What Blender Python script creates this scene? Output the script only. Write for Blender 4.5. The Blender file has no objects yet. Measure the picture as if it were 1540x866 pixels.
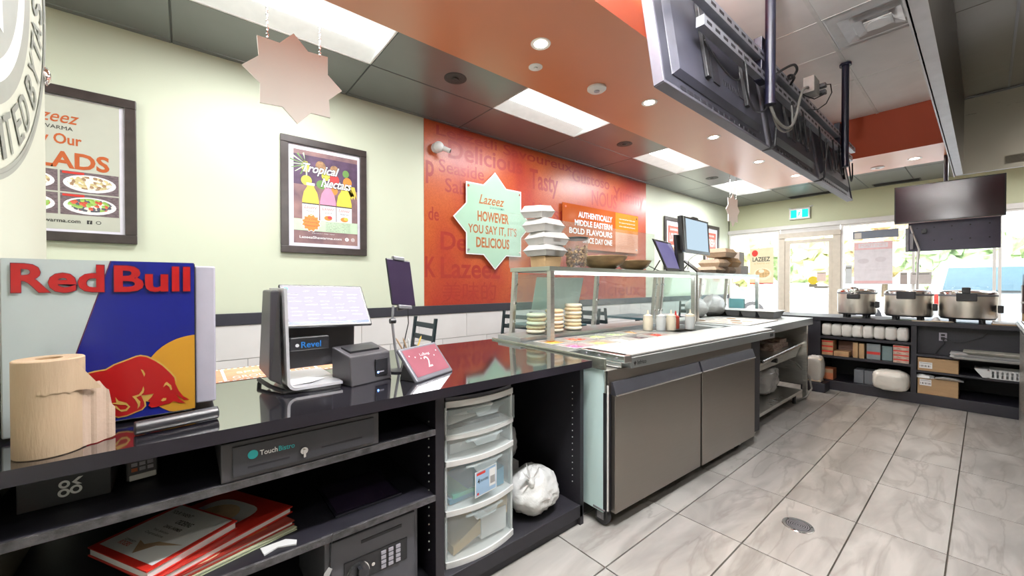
import bpy, math, random
from mathutils import Vector, Matrix, noise
random.seed(7)
# ---------------------------------------------------------------- camera, sky, exposure
scene = bpy.context.scene
COL = scene.collection
cam_d = bpy.data.cameras.new('camera'); cam = bpy.data.objects.new('camera', cam_d); COL.objects.link(cam)
cam_d.sensor_width = 36.0; cam_d.lens = 590.6 / 1540 * 36.0; cam_d.clip_start = 0.02; cam_d.clip_end = 300
_yaw, _pitch, _roll = 0.8780, -0.0089, -0.001
_cy, _sy = math.cos(_yaw), math.sin(_yaw)
_f = Vector((-_sy * math.cos(_pitch), _cy * math.cos(_pitch), math.sin(_pitch)))
_r0 = Vector((_cy, _sy, 0)); _u0 = _r0.cross(_f)
_r = math.cos(_roll) * _r0 + math.sin(_roll) * _u0; _u = -math.sin(_roll) * _r0 + math.cos(_roll) * _u0
cam.matrix_world = Matrix(((_r.x, _u.x, -_f.x, 3.91), (_r.y, _u.y, -_f.y, 0.0), (_r.z, _u.z, -_f.z, 1.19), (0, 0, 0, 1)))
scene.camera = cam
world = bpy.data.worlds.new('sky'); scene.world = world; world.use_nodes = True
wn = world.node_tree.nodes; wl = world.node_tree.links
bg = wn['Background']
sky = wn.new('ShaderNodeTexSky'); sky.sky_type = 'NISHITA'; sky.sun_disc = False
sky.sun_elevation = math.radians(38); sky.sun_rotation = math.radians(200); sky.dust_density = 2.5
hs = wn.new('ShaderNodeHueSaturation'); hs.inputs['Saturation'].default_value = 0.35
wl.new(sky.outputs[0], hs.inputs['Color']); wl.new(hs.outputs[0], bg.inputs['Color'])
bg.inputs['Strength'].default_value = 0.75
def area(name, loc, sx, sy, power, col=(1, 1, 1), rot=(0, 0, 0), spread=180):
    d = bpy.data.lights.new(name, 'AREA'); d.shape = 'RECTANGLE'; d.size = sx; d.size_y = sy; d.energy = power; d.color = col
    d.spread = math.radians(spread)
    o = bpy.data.objects.new(name, d); o.location = loc; o.rotation_euler = rot; COL.objects.link(o); return o
sun_d = bpy.data.lights.new('sun', 'SUN'); sun_d.energy = 3.2; sun_d.angle = math.radians(1.5); sun_d.color = (1, .96, .9)
sun = bpy.data.objects.new('sun', sun_d); sun.rotation_euler = (math.radians(-35), 0, math.radians(-35)); sun.location = (0, 20, 20); COL.objects.link(sun)
vs = scene.view_settings
vs.view_transform = 'Standard'; vs.look = 'None'; vs.gamma = 1; vs.use_curve_mapping = False
vs.exposure = 0.85
scene.cycles.max_bounces = 8; scene.cycles.transparent_max_bounces = 16
scene.cycles.use_denoising = True
scene.cycles.sample_clamp_indirect = 6.0
scene.cycles.caustics_reflective = False; scene.cycles.caustics_refractive = False

# ---------------------------------------------------------------- materials
def P(name, col, rough=.5, metal=0.0, ior=1.5, var=.06, scale=12, bump=0.0, bscale=60, emit=0, ecol=None, coat=0, spec=.5, stretch=(1, 1, 1), alpha=1, hue2=None, detail=4):
    m = bpy.data.materials.new(name); m.use_nodes = True
    nt = m.node_tree; n = nt.nodes; l = nt.links; b = n['Principled BSDF']
    b.inputs['Roughness'].default_value = rough; b.inputs['Metallic'].default_value = metal
    b.inputs['Specular IOR Level'].default_value = spec
    b.inputs['IOR'].default_value = ior
    b.inputs['Coat Weight'].default_value = coat; b.inputs['Coat Roughness'].default_value = .08
    tc = n.new('ShaderNodeTexCoord'); mp = n.new('ShaderNodeMapping'); mp.inputs['Scale'].default_value = stretch
    l.new(tc.outputs['Object'], mp.inputs['Vector'])
    no = n.new('ShaderNodeTexNoise'); no.inputs['Scale'].default_value = scale; no.inputs['Detail'].default_value = detail
    l.new(mp.outputs[0], no.inputs['Vector'])
    cr = n.new('ShaderNodeValToRGB')
    c = Vector(col[:3]); a = c * (1 - var); d = c * (1 + var) if hue2 is None else Vector(hue2)
    cr.color_ramp.elements[0].color = (*a, 1); cr.color_ramp.elements[1].color = (min(d[0], 1), min(d[1], 1), min(d[2], 1), 1)
    cr.color_ramp.elements[0].position = .3; cr.color_ramp.elements[1].position = .7
    l.new(no.outputs['Fac'], cr.inputs[0]); l.new(cr.outputs[0], b.inputs['Base Color'])
    if bump:
        nb = n.new('ShaderNodeTexNoise'); nb.inputs['Scale'].default_value = bscale; nb.inputs['Detail'].default_value = 3
        l.new(mp.outputs[0], nb.inputs['Vector'])
        bp = n.new('ShaderNodeBump'); bp.inputs['Strength'].default_value = bump; bp.inputs['Distance'].default_value = .01
        l.new(nb.outputs['Fac'], bp.inputs['Height']); l.new(bp.outputs[0], b.inputs['Normal'])
    if emit:
        b.inputs['Emission Color'].default_value = (*(ecol or col)[:3], 1); b.inputs['Emission Strength'].default_value = emit
    if alpha < 1: b.inputs['Alpha'].default_value = alpha
    return m
def GL(name, tint=(.95, 1, .98), refl=.04, rough=.0, haze=0, hcol=(1, 1, 1)):
    m = bpy.data.materials.new(name); m.use_nodes = True; nt = m.node_tree; n = nt.nodes; l = nt.links
    n.remove(n['Principled BSDF']); out = n['Material Output']
    t = n.new('ShaderNodeBsdfTransparent'); t.inputs[0].default_value = (*tint, 1)
    g = n.new('ShaderNodeBsdfGlossy'); g.inputs['Roughness'].default_value = max(rough, .01)
    lw = n.new('ShaderNodeLayerWeight'); lw.inputs[0].default_value = .5
    pw = n.new('ShaderNodeMath'); pw.operation = 'POWER'; pw.inputs[1].default_value = 5; l.new(lw.outputs['Facing'], pw.inputs[0])
    fr = n.new('ShaderNodeMath'); fr.operation = 'MULTIPLY_ADD'; fr.inputs[1].default_value = .6; fr.inputs[2].default_value = refl; l.new(pw.outputs[0], fr.inputs[0])
    mx = n.new('ShaderNodeMixShader'); l.new(fr.outputs[0], mx.inputs[0])
    base = t
    if haze:
        d = n.new('ShaderNodeBsdfDiffuse'); d.inputs[0].default_value = (*hcol, 1)
        no = n.new('ShaderNodeTexNoise'); no.inputs['Scale'].default_value = 14; mr = n.new('ShaderNodeMapRange')
        mr.inputs[3].default_value = haze * .92; mr.inputs[4].default_value = min(1, haze * 1.08)
        tc = n.new('ShaderNodeTexCoord'); l.new(tc.outputs['Object'], no.inputs['Vector']); l.new(no.outputs['Fac'], mr.inputs[0])
        m2 = n.new('ShaderNodeMixShader'); l.new(mr.outputs[0], m2.inputs[0])
        l.new(t.outputs[0], m2.inputs[1]); l.new(d.outputs[0], m2.inputs[2]); base = m2
    l.new(base.outputs[0], mx.inputs[1]); l.new(g.outputs[0], mx.inputs[2]); l.new(mx.outputs[0], out.inputs[0])
    return m
def EM(name, col, s):
    m = bpy.data.materials.new(name); m.use_nodes = True; nt = m.node_tree; n = nt.nodes; l = nt.links
    n.remove(n['Principled BSDF']); e = n.new('ShaderNodeEmission'); e.inputs[0].default_value = (*col, 1); e.inputs[1].default_value = s
    l.new(e.outputs[0], n['Material Output'].inputs[0]); return m
def steel(name, col=(.62, .61, .58), rough=.28, grain=(2, 2, 220), var=.05):
    m = bpy.data.materials.new(name); m.use_nodes = True; nt = m.node_tree; n = nt.nodes; l = nt.links; b = n['Principled BSDF']
    b.inputs['Metallic'].default_value = 1; b.inputs['Base Color'].default_value = (*col, 1)
    tc = n.new('ShaderNodeTexCoord'); mp = n.new('ShaderNodeMapping'); mp.inputs['Scale'].default_value = grain
    no = n.new('ShaderNodeTexNoise'); no.inputs['Scale'].default_value = 3; no.inputs['Detail'].default_value = 6
    l.new(tc.outputs['Object'], mp.inputs[0]); l.new(mp.outputs[0], no.inputs['Vector'])
    mr = n.new('ShaderNodeMapRange'); mr.inputs[3].default_value = rough * .75; mr.inputs[4].default_value = rough * 1.35
    l.new(no.outputs['Fac'], mr.inputs[0]); l.new(mr.outputs[0], b.inputs['Roughness'])
    n2 = n.new('ShaderNodeTexNoise'); n2.inputs['Scale'].default_value = 3; l.new(tc.outputs['Object'], n2.inputs['Vector'])
    bp = n.new('ShaderNodeBump'); bp.inputs['Strength'].default_value = .12; bp.inputs['Distance'].default_value = .02
    l.new(n2.outputs['Fac'], bp.inputs['Height']); l.new(bp.outputs[0], b.inputs['Normal'])
    return m
def floor_mat(name='porcelain floor tile', c0=(.28, .265, .245), c1=(.42, .40, .375), dark=(.17, .15, .13)):
    m = bpy.data.materials.new(name); m.use_nodes = True; nt = m.node_tree; n = nt.nodes; l = nt.links; b = n['Principled BSDF']
    tc = n.new('ShaderNodeTexCoord'); oi = n.new('ShaderNodeObjectInfo')
    cx = n.new('ShaderNodeCombineXYZ'); mu = n.new('ShaderNodeMath'); mu.operation = 'MULTIPLY'; mu.inputs[1].default_value = 37
    l.new(oi.outputs['Random'], mu.inputs[0]); l.new(mu.outputs[0], cx.inputs[0]); l.new(mu.outputs[0], cx.inputs[1])
    ad = n.new('ShaderNodeVectorMath'); l.new(tc.outputs['Object'], ad.inputs[0]); l.new(cx.outputs[0], ad.inputs[1])
    mp = n.new('ShaderNodeMapping'); mp.inputs['Scale'].default_value = (5.5, 1.4, 1); mp.inputs['Rotation'].default_value = (0, 0, .25)
    l.new(ad.outputs[0], mp.inputs[0])
    a = n.new('ShaderNodeTexNoise'); a.inputs['Scale'].default_value = 1.2; a.inputs['Detail'].default_value = 5; a.inputs['Distortion'].default_value = 1.2
    l.new(mp.outputs[0], a.inputs['Vector'])
    r = n.new('ShaderNodeValToRGB'); r.color_ramp.elements[0].color = (*c0, 1); r.color_ramp.elements[1].color = (*c1, 1)
    r.color_ramp.elements[0].position = .32; r.color_ramp.elements[1].position = .62
    l.new(a.outputs['Fac'], r.inputs[0])
    w = n.new('ShaderNodeTexNoise'); w.inputs['Scale'].default_value = .9; w.inputs['Detail'].default_value = 5; w.inputs['Distortion'].default_value = 0.75
    l.new(mp.outputs[0], w.inputs['Vector'])
    r2 = n.new('ShaderNodeValToRGB'); e = r2.color_ramp.elements
    e[0].position = .47; e[0].color = (0, 0, 0, 1); e[1].position = .5; e[1].color = (.42, .42, .42, 1); x = r2.color_ramp.elements.new(.53); x.color = (0, 0, 0, 1)
    l.new(w.outputs['Fac'], r2.inputs[0])
    mx = n.new('ShaderNodeMixRGB'); l.new(r2.outputs[0], mx.inputs[0]); l.new(r.outputs[0], mx.inputs[1]); mx.inputs[2].default_value = (*dark, 1)
    l.new(mx.outputs[0], b.inputs['Base Color']); b.inputs['Roughness'].default_value = .30; b.inputs['IOR'].default_value = 1.7
    return m
def wallpaper_mat():
    m = bpy.data.materials.new('red lettered wallpaper'); m.use_nodes = True; nt = m.node_tree; n = nt.nodes; l = nt.links; b = n['Principled BSDF']
    tc = n.new('ShaderNodeTexCoord'); mp = n.new('ShaderNodeMapping'); mp.inputs['Scale'].default_value = (1, 1, .7)
    l.new(tc.outputs['Object'], mp.inputs[0])
    a = n.new('ShaderNodeTexNoise'); a.inputs['Scale'].default_value = 1.1; a.inputs['Detail'].default_value = 8; l.new(mp.outputs[0], a.inputs['Vector'])
    r = n.new('ShaderNodeValToRGB'); r.color_ramp.elements[0].color = (.40, .045, .022, 1); r.color_ramp.elements[1].color = (.52, .11, .028, 1)
    r.color_ramp.elements[0].position = .4; r.color_ramp.elements[1].position = .62
    l.new(a.outputs['Fac'], r.inputs[0])
    v = n.new('ShaderNodeTexNoise'); v.inputs['Scale'].default_value = 24; v.inputs['Detail'].default_value = 5; v.inputs['Distortion'].default_value = 3; l.new(tc.outputs['Object'], v.inputs['Vector'])
    r2 = n.new('ShaderNodeValToRGB'); r2.color_ramp.elements[0].position = .42; r2.color_ramp.elements[1].position = .58
    r2.color_ramp.elements[0].color = (.86, .8, .8, 1); l.new(v.outputs['Fac'], r2.inputs[0])
    mx = n.new('ShaderNodeMixRGB'); mx.blend_type = 'MULTIPLY'; mx.inputs[0].default_value = 1; l.new(r.outputs[0], mx.inputs[1]); l.new(r2.outputs[0], mx.inputs[2])
    l.new(mx.outputs[0], b.inputs['Base Color']); b.inputs['Roughness'].default_value = .33; return m
def food_mat(name, cols, scale=40, rough=.6):
    m = bpy.data.materials.new(name); m.use_nodes = True; nt = m.node_tree; n = nt.nodes; l = nt.links; b = n['Principled BSDF']
    tc = n.new('ShaderNodeTexCoord'); v = n.new('ShaderNodeTexVoronoi'); v.inputs['Scale'].default_value = scale; l.new(tc.outputs['Object'], v.inputs['Vector'])
    sp = n.new('ShaderNodeSeparateColor'); l.new(v.outputs['Color'], sp.inputs[0])
    r = n.new('ShaderNodeValToRGB'); r.color_ramp.interpolation = 'CONSTANT'
    e = r.color_ramp.elements; e[0].color = (*cols[0], 1); e[1].position = 1 / len(cols); e[1].color = (*cols[1], 1)
    for i, c in enumerate(cols[2:]):
        x = e.new((i + 2) / len(cols)); x.color = (*c, 1)
    l.new(sp.outputs[0], r.inputs[0]); l.new(r.outputs[0], b.inputs['Base Color']); b.inputs['Roughness'].default_value = rough
    bp = n.new('ShaderNodeBump'); bp.inputs['Strength'].default_value = .4; bp.inputs['Distance'].default_value = .01
    l.new(v.outputs['Distance'], bp.inputs['Height']); l.new(bp.outputs[0], b.inputs['Normal']); return m
WALL = P('pale green wall paint', (.60, .64, .50), .55, var=.015, scale=2)
BACKW = P('cream wall paint', (.50, .51, .42), .5, var=.015, scale=2)
BLACKC = P('charcoal ceiling panel', (.10, .105, .11), .32, ior=2.0, var=.08, scale=3, bump=.03, bscale=8)
GRID = P('dark ceiling grid', (.05, .05, .05), .4)
WHITEC = P('white ceiling panel', (.82, .79, .77), .7, var=.03, scale=6, bump=.05, bscale=200)
WGRID = P('white ceiling grid', (.75, .73, .7), .5)
ORANGE = P('burnt orange soffit paint', (.56, .18, .06), .32, var=.03, scale=2, ior=2.3)
ORANGE_F = P('burnt orange fascia paint', (.46, .07, .02), .5, var=.03, scale=2)
WPAPER = wallpaper_mat()
WP_TXT = P('dark red wallpaper lettering', (.34, .030, .018), .4, var=.1)
WAINS = P('white marbled wall tile', (.66, .64, .63), .22, var=.05, scale=2.2, detail=8)
GROUT = P('tile grout', (.14, .12, .10), .8)
GROUTL = P('light wall grout', (.45, .43, .42), .8)
RAIL = P('black chair rail', (.035, .035, .045), .35)
FLOOR = floor_mat()
LAM = P('glossy black laminate counter', (.012, .011, .016), .07, var=.2, scale=8, ior=6.0)
LAME = P('black laminate edge', (.014, .012, .018), .28, var=.15, scale=6)
BLK = P('matte black board', (.012, .011, .016), .55, var=.2, scale=8)
BLK2 = P('black painted shelf unit', (.016, .015, .022), .42, var=.2, scale=5)
WORN = P('worn shelf edge', (.055, .052, .055), .6, var=.6, scale=30, bump=.3, bscale=80)
SS = steel('brushed stainless steel')
SSV = steel('brushed stainless door', (.27, .245, .22), .36, (2, 2, 160))
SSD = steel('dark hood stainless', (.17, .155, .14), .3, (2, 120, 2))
SSB = steel('polished steel', (.80, .80, .80), .16)
SSW = steel('bright worktop steel', (.48, .51, .52), .36, (120, 2, 2))
MINT = P('pale blue green insulated panel', (.66, .86, .86), .35, var=.10, scale=5, stretch=(1, 1, .2))
CHROME = P('chrome', (.8, .8, .8), .08, 1)
BPL = P('black plastic', (.018, .018, .021), .35, var=.15)
GPL = P('dark grey plastic', (.055, .052, .058), .4)
MGREY = P('mid grey metal', (.25, .25, .27), .4, .5)
LGREY = P('light grey plastic', (.42, .40, .46), .4)
SILV = P('silver aluminium', (.70, .70, .74), .35, .45)
WPL = P('white plastic', (.75, .75, .74), .35)
FOAM = P('white foam', (.58, .57, .55), .6, var=.03, scale=30, bump=.03)
KRAFT = P('kraft card', (.50, .33, .17), .7, var=.08, scale=20, bump=.05)
KRAFTL = P('pale moulded pulp', (.62, .50, .38), .8, var=.08, scale=40, bump=.1)
CARD = P('brown cardboard', (.42, .27, .14), .75, var=.08, scale=9, stretch=(1, 1, 6))
TOWEL = P('brown paper towel', (.40, .29, .19), .85, var=.05, scale=25, bump=.12, bscale=180, stretch=(1, 1, .15))
PAPER = P('white paper', (.80, .80, .80), .6, var=.02)
CREAM = P('cream print', (.72, .72, .58), .5, var=.03)
MINTP = P('pale mint acrylic', (.38, .57, .43), .22, var=.03, scale=3)
INKO = P('orange print', (.46, .10, .025), .4)
INKR = P('red print', (.60, .04, .03), .4)
INKK = P('black print', (.02, .02, .02), .5)
INKW = P('white print', (.85, .85, .85), .4)
INKT = P('teal print', (.02, .42, .45), .4)
INKB = P('blue print', (.02, .22, .65), .4)
INKG = P('grey print', (.20, .205, .18), .5)
INKLG = P('light grey print', (.52, .54, .47), .5)
BRONZE = P('bronze print', (.42, .28, .17), .5)
FRAME = P('dark brown picture frame', (.045, .035, .032), .35, var=.2)
RB_SILVER = P('cooler silver print', (.42, .47, .47), .3, var=.02)
RB_BLUE = P('cooler blue print', (.008, .012, .15), .2, var=.04)
RB_RED = P('cooler red print', (.33, .007, .008), .3, var=.03)
RB_LINE = P('cooler lettering outline', (.06, .01, .04), .3)
RB_YEL = P('cooler yellow print', (.48, .23, .02), .3, var=.02)
RB_GOLD = P('cooler gold outline', (.48, .30, .07), .3)
GLASS = GL('clear glass', (.90, .97, .95), .045)
GLASSW = GL('window glass', (.97, .99, 1), .04)
ACRY = GL('clear acrylic', (.93, .96, .95), .05, haze=.10, hcol=(.85, .95, .93))
FILM = GL('clear plastic film', (.93, .93, .93), .06, .12, haze=.45, hcol=(.8, .8, .8))
FROST = GL('translucent drawer plastic', (.90, .93, .93), .05, .2, haze=.24, hcol=(.80, .88, .90))
BAGW = P('white plastic bag', (.72, .72, .71), .32, var=.03, bump=.8, bscale=18)
BAGG = P('grey plastic bag', (.55, .55, .56), .3, var=.05, bump=.8, bscale=22)
WOOD = P('carved wood', (.34, .19, .08), .35, var=.5, scale=6, stretch=(1, 1, 3), hue2=(.62, .42, .20))
SPICE = food_mat('dark brown dried chunks', [(.30, .18, .08), (.42, .27, .12), (.22, .13, .06), (.5, .34, .16)], 45)
BREAD = P('flatbread', (.72, .55, .34), .8, var=.18, scale=18, bump=.3)
BREADP = P('flatbread in wrap', (.78, .70, .55), .35, var=.12, scale=20, bump=.25)
BOARD = P('white cutting board', (.46, .45, .42), .4, var=.03, scale=6)
LED = EM('led tube', (.93, 1, 1), 2.2)
TROF = EM('troffer diffuser', (1, 1, .98), 2.2)
TROFC = EM('troffer tube glow', (1, 1, 1), 3.0)
TROFS = P('troffer reflector', (.62, .62, .60), .35, emit=.22, ecol=(.95, 1, .97))
DOWN = EM('downlight lamp', (1, .88, .68), 25)
SCREEN = EM('pos screen', (.66, .62, .72), .78)
SCREEN2 = EM('monitor screen', (.55, .70, .82), .62)
SCREEN3 = P('purple tablet screen', (.13, .12, .26), .08, emit=.35, ecol=(.25, .23, .5))
SCRD = P('dark glossy screen', (.03, .02, .045), .06, coat=.4)
SCR_R = P('tablet screen showing red', (.20, .07, .09), .08, emit=.12, ecol=(.6, .2, .25))
TVG = P('tv glass tinted with red reflection', (.05, .018, .03), .16)  # red soffit reflection put into the base colour of the far screen
TVB = P('tv back plastic', (.028, .028, .040), .45, var=.25, scale=4)
UNI = P('galvanised strut', (.42, .43, .48), .4, .5, var=.1)
POLE = P('black steel pole', (.012, .012, .03), .35)
WIRE = P('black cable', (.01, .01, .012), .5)
GWIRE = P('grey braided cable', (.25, .24, .22), .5)
# ---------------------------------------------------------------- mesh helpers
WM = {}
_tc = {}
def _textmesh(s, bold, shear):
    k = (s, bold, shear)
    if k not in _tc:
        c = bpy.data.curves.new('t', 'FONT'); c.body = s; c.offset = bold; c.shear = shear; c.resolution_u = 3
        o = bpy.data.objects.new('t', c); COL.objects.link(o)
        dg = bpy.context.evaluated_depsgraph_get(); dg.update()
        me = bpy.data.meshes.new_from_object(o.evaluated_get(dg))
        vs_ = [(v.co.x, v.co.y) for v in me.vertices]; fs = [tuple(p.vertices) for p in me.polygons]
        bpy.data.objects.remove(o); bpy.data.curves.remove(c); bpy.data.meshes.remove(me)
        _tc[k] = (vs_, fs)
    return _tc[k]
class B:
    def __init__(s, T=None): s.v = []; s.f = []; s.m = []; s.T = T
    def add(s, vs, fs, m=0):
        o = len(s.v)
        s.v += [Vector(v) if s.T is None else s.T @ Vector(v) for v in vs]
        for f in fs: s.f.append(tuple(i + o for i in f)); s.m.append(m)
        return s
    def box(s, x0, x1, y0, y1, z0, z1, m=0):
        return s.add([(x0, y0, z0), (x1, y0, z0), (x1, y1, z0), (x0, y1, z0), (x0, y0, z1), (x1, y0, z1), (x1, y1, z1), (x0, y1, z1)],
                     [(0, 3, 2, 1), (4, 5, 6, 7), (0, 1, 5, 4), (1, 2, 6, 5), (2, 3, 7, 6), (3, 0, 4, 7)], m)
    def quad(s, a, b, c, d, m=0): return s.add([a, b, c, d], [(0, 1, 2, 3)], m)
    def prism(s, pts, off, m=0, m2=None):
        n = len(pts); off = Vector(off); p = [Vector(q) for q in pts]
        s.add(p + [q + off for q in p], [tuple(range(n))[::-1], tuple(range(n, 2 * n))], m)
        return s.add(p + [q + off for q in p], [(i, (i + 1) % n, (i + 1) % n + n, i + n) for i in range(n)], m if m2 is None else m2)
    def poly(s, pts, m=0): return s.add(pts, [tuple(range(len(pts)))], m)
    def hexa(s, b, t, m=0):
        return s.add(list(b) + list(t), [(0, 3, 2, 1), (4, 5, 6, 7), (0, 1, 5, 4), (1, 2, 6, 5), (2, 3, 7, 6), (3, 0, 4, 7)], m)
    def cyl(s, a, b, r, r2=None, n=16, m=0, cap=True):
        a = Vector(a); b = Vector(b); r2 = r if r2 is None else r2; d = (b - a).normalized()
        u = d.orthogonal().normalized(); w = d.cross(u)
        vs = []
        for c, q in ((a, r), (b, r2)):
            for i in range(n):
                t = 2 * math.pi * i / n; vs.append(c + (u * math.cos(t) + w * math.sin(t)) * q)
        fs = [(i, (i + 1) % n, (i + 1) % n + n, i + n) for i in range(n)]
        if cap: fs += [tuple(range(n))[::-1], tuple(range(n, 2 * n))]
        return s.add(vs, fs, m)
    def lathe(s, c, prof, n=24, m=0, sx=1, sy=1):
        vs = []; fs = []; k = len(prof)
        for i in range(n):
            t = 2 * math.pi * i / n
            for r, z in prof: vs.append((c[0] + r * math.cos(t) * sx, c[1] + r * math.sin(t) * sy, c[2] + z))
        for i in range(n):
            j = (i + 1) % n
            for q in range(k - 1): fs.append((i * k + q, j * k + q, j * k + q + 1, i * k + q + 1))
        return s.add(vs, fs, m)
    def tube(s, path, r, n=8, m=0):
        pts = [Vector(p) for p in path]; vs = []; fs = []; u = None
        for i, p in enumerate(pts):
            d = (pts[min(i + 1, len(pts) - 1)] - pts[max(i - 1, 0)]).normalized()
            u = d.orthogonal().normalized() if u is None else (u - d * u.dot(d)).normalized()
            w = d.cross(u)
            for j in range(n):
                t = 2 * math.pi * j / n; vs.append(p + (u * math.cos(t) + w * math.sin(t)) * r)
        for i in range(len(pts) - 1):
            for j in range(n): fs.append((i * n + j, i * n + (j + 1) % n, (i + 1) * n + (j + 1) % n, (i + 1) * n + j))
        fs += [tuple(range(n))[::-1], tuple(range((len(pts) - 1) * n, len(pts) * n))]
        return s.add(vs, fs, m)
    def blob(s, c, r, n=14, k=9, m=0, amp=.12, seed=0, flat=None, pw=1.0, cr=0, fq=3.5):
        rnd = random.Random(seed); ph = [rnd.uniform(0, 6.3) for _ in range(8)]; vs = []; fs = []
        def sg(x): return math.copysign(abs(x) ** pw, x)
        for i in range(k + 1):
            a = math.pi * i / k
            for j in range(n):
                t = 2 * math.pi * j / n
                q = 1 + amp * (math.sin(3 * t + ph[0] + 2 * a) * .5 + math.sin(5 * a + ph[1] + t) * .4 + math.sin(7 * t + ph[2] - 3 * a) * .35)
                if cr:
                    nv = Vector((math.sin(a) * math.cos(t), math.sin(a) * math.sin(t), math.cos(a))) * fq + Vector((seed, 0, 0))
                    q += cr * (1 - 2.2 * abs(noise.noise(nv))) * .5 + cr * .5 * (1 - 2.2 * abs(noise.noise(nv * 2.3))) - cr * .4
                x = c[0] + r[0] * q * sg(math.sin(a)) * sg(math.cos(t)); y = c[1] + r[1] * q * sg(math.sin(a)) * sg(math.sin(t)); z = c[2] - r[2] * q * sg(math.cos(a))
                if flat is not None: z = max(z, flat)
                vs.append((x, y, z))
        for i in range(k):
            for j in range(n): fs.append((i * n + j, i * n + (j + 1) % n, (i + 1) * n + (j + 1) % n, (i + 1) * n + j))
        return s.add(vs, fs, m)
    def text(s, t, o, U, V, m=0, bold=0.0, shear=0.0, off=None):
        vs, fs = _textmesh(t, bold, shear)
        if not vs: return s
        x0 = min(a for a, b in vs); x1 = max(a for a, b in vs); y0 = min(b for a, b in vs); y1 = max(b for a, b in vs)
        o = Vector(o); U = Vector(U); V = Vector(V)
        return s.add([o + U * ((a - x0) / (x1 - x0)) + V * ((b - y0) / (y1 - y0)) for a, b in vs], fs, m)
    def build(s, name, mats, parent=None, loc=None, bevel=0, smooth=False, label=None, cat=None, group=None, kind=None, seg=2, angle=40):
        if not isinstance(mats, (list, tuple)): mats = [mats]
        me = bpy.data.meshes.new(name)
        if parent is not None: W = WM[parent.name]
        elif loc is not None: W = Matrix.Translation(loc)
        else:
            xs = [v.x for v in s.v]; ys = [v.y for v in s.v]; zs = [v.z for v in s.v]
            W = Matrix.Translation(((min(xs) + max(xs)) / 2, (min(ys) + max(ys)) / 2, min(zs))) if kind != 'structure' else Matrix()
        I = W.inverted()
        me.from_pydata([I @ v for v in s.v], [], s.f)
        for mt in mats: me.materials.append(mt)
        for p, q in zip(me.polygons, s.m): p.material_index = q
        if smooth:
            for p in me.polygons: p.use_smooth = True
            try: me.set_sharp_from_angle(angle=math.radians(angle))
            except Exception: pass
        me.update()
        ob = bpy.data.objects.new(name, me); COL.objects.link(ob)
        if parent is not None: ob.parent = parent
        else: ob.matrix_world = W
        WM[ob.name] = W
        if bevel:
            b = ob.modifiers.new('bevel', 'BEVEL'); b.width = bevel; b.segments = seg; b.limit_method = 'ANGLE'; b.angle_limit = math.radians(40)
        if label: ob['label'] = label
        if cat: ob['category'] = cat
        if group: ob['group'] = group
        if kind: ob['kind'] = kind
        return ob
def thing(name, label, cat, loc, group=None, rz=0):
    o = bpy.data.objects.new(name, None); o.empty_display_size = .05; COL.objects.link(o)
    o.location = loc; o.rotation_euler = (0, 0, rz)
    WM[o.name] = Matrix.Translation(loc) @ Matrix.Rotation(rz, 4, 'Z')
    o['label'] = label; o['category'] = cat
    if group: o['group'] = group
    return o
def dup(root, loc=None, label=None, rz=None, group=None):
    r = root.copy(); COL.objects.link(r)
    if loc is not None: r.location = loc
    if rz is not None: r.rotation_euler = (0, 0, rz)
    if label: r['label'] = label
    if group: r['group'] = group
    WM[r.name] = Matrix.Translation(r.location) @ Matrix.Rotation(r.rotation_euler[2], 4, 'Z')
    for ch in list(root.children):
        c = ch.copy(); COL.objects.link(c); c.parent = r
        for g in ch.children:
            d = g.copy(); COL.objects.link(d); d.parent = c
    return r
ORD = ['first', 'second', 'third', 'fourth', 'fifth', 'sixth', 'seventh', 'eighth', 'ninth', 'tenth', 'eleventh', 'twelfth']
# ---------------------------------------------------------------- the setting
RX = 5.4
b = B(); b.box(-.1, RX, -3, 10.3, -.12, -.012)
floor = b.build('floor', GROUT, kind='structure')
# floor tiles (0.305 x 0.61 m, visible kitchen floor one by one)
tile_me = None; ti = 0
for i in range(-2, 9):
    for j in range(-4, 9):
        x0 = 2.5926 + .30495 * i; y0 = 1.349 + .6094 * j; x1 = x0 + .30495; y1 = y0 + .6094
        if x1 > RX or y0 < -.5: continue
        if tile_me is None:
            t = B(); g = .0022
            t.hexa([(g, g, -.012), (.30495 - g, g, -.012), (.30495 - g, .6094 - g, -.012), (g, .6094 - g, -.012)],
                   [(g + .001, g + .001, 0), (.30395 - g, g + .001, 0), (.30395 - g, .6084 - g, 0), (g + .001, .6084 - g, 0)])
            o = t.build('tile', FLOOR, parent=floor); tile_me = o.data
        else:
            o = bpy.data.objects.new('tile', tile_me); COL.objects.link(o); o.parent = floor
        o.location = (x0, y0, random.uniform(-.0006, .0006))
b = B(); b.box(0, 1.98, -3, 9.95, -.0119, 0); b.box(1.98, RX, 6.85, 9.95, -.0119, 0)
b.build('dining_floor', FLOOR, parent=floor)
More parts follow.
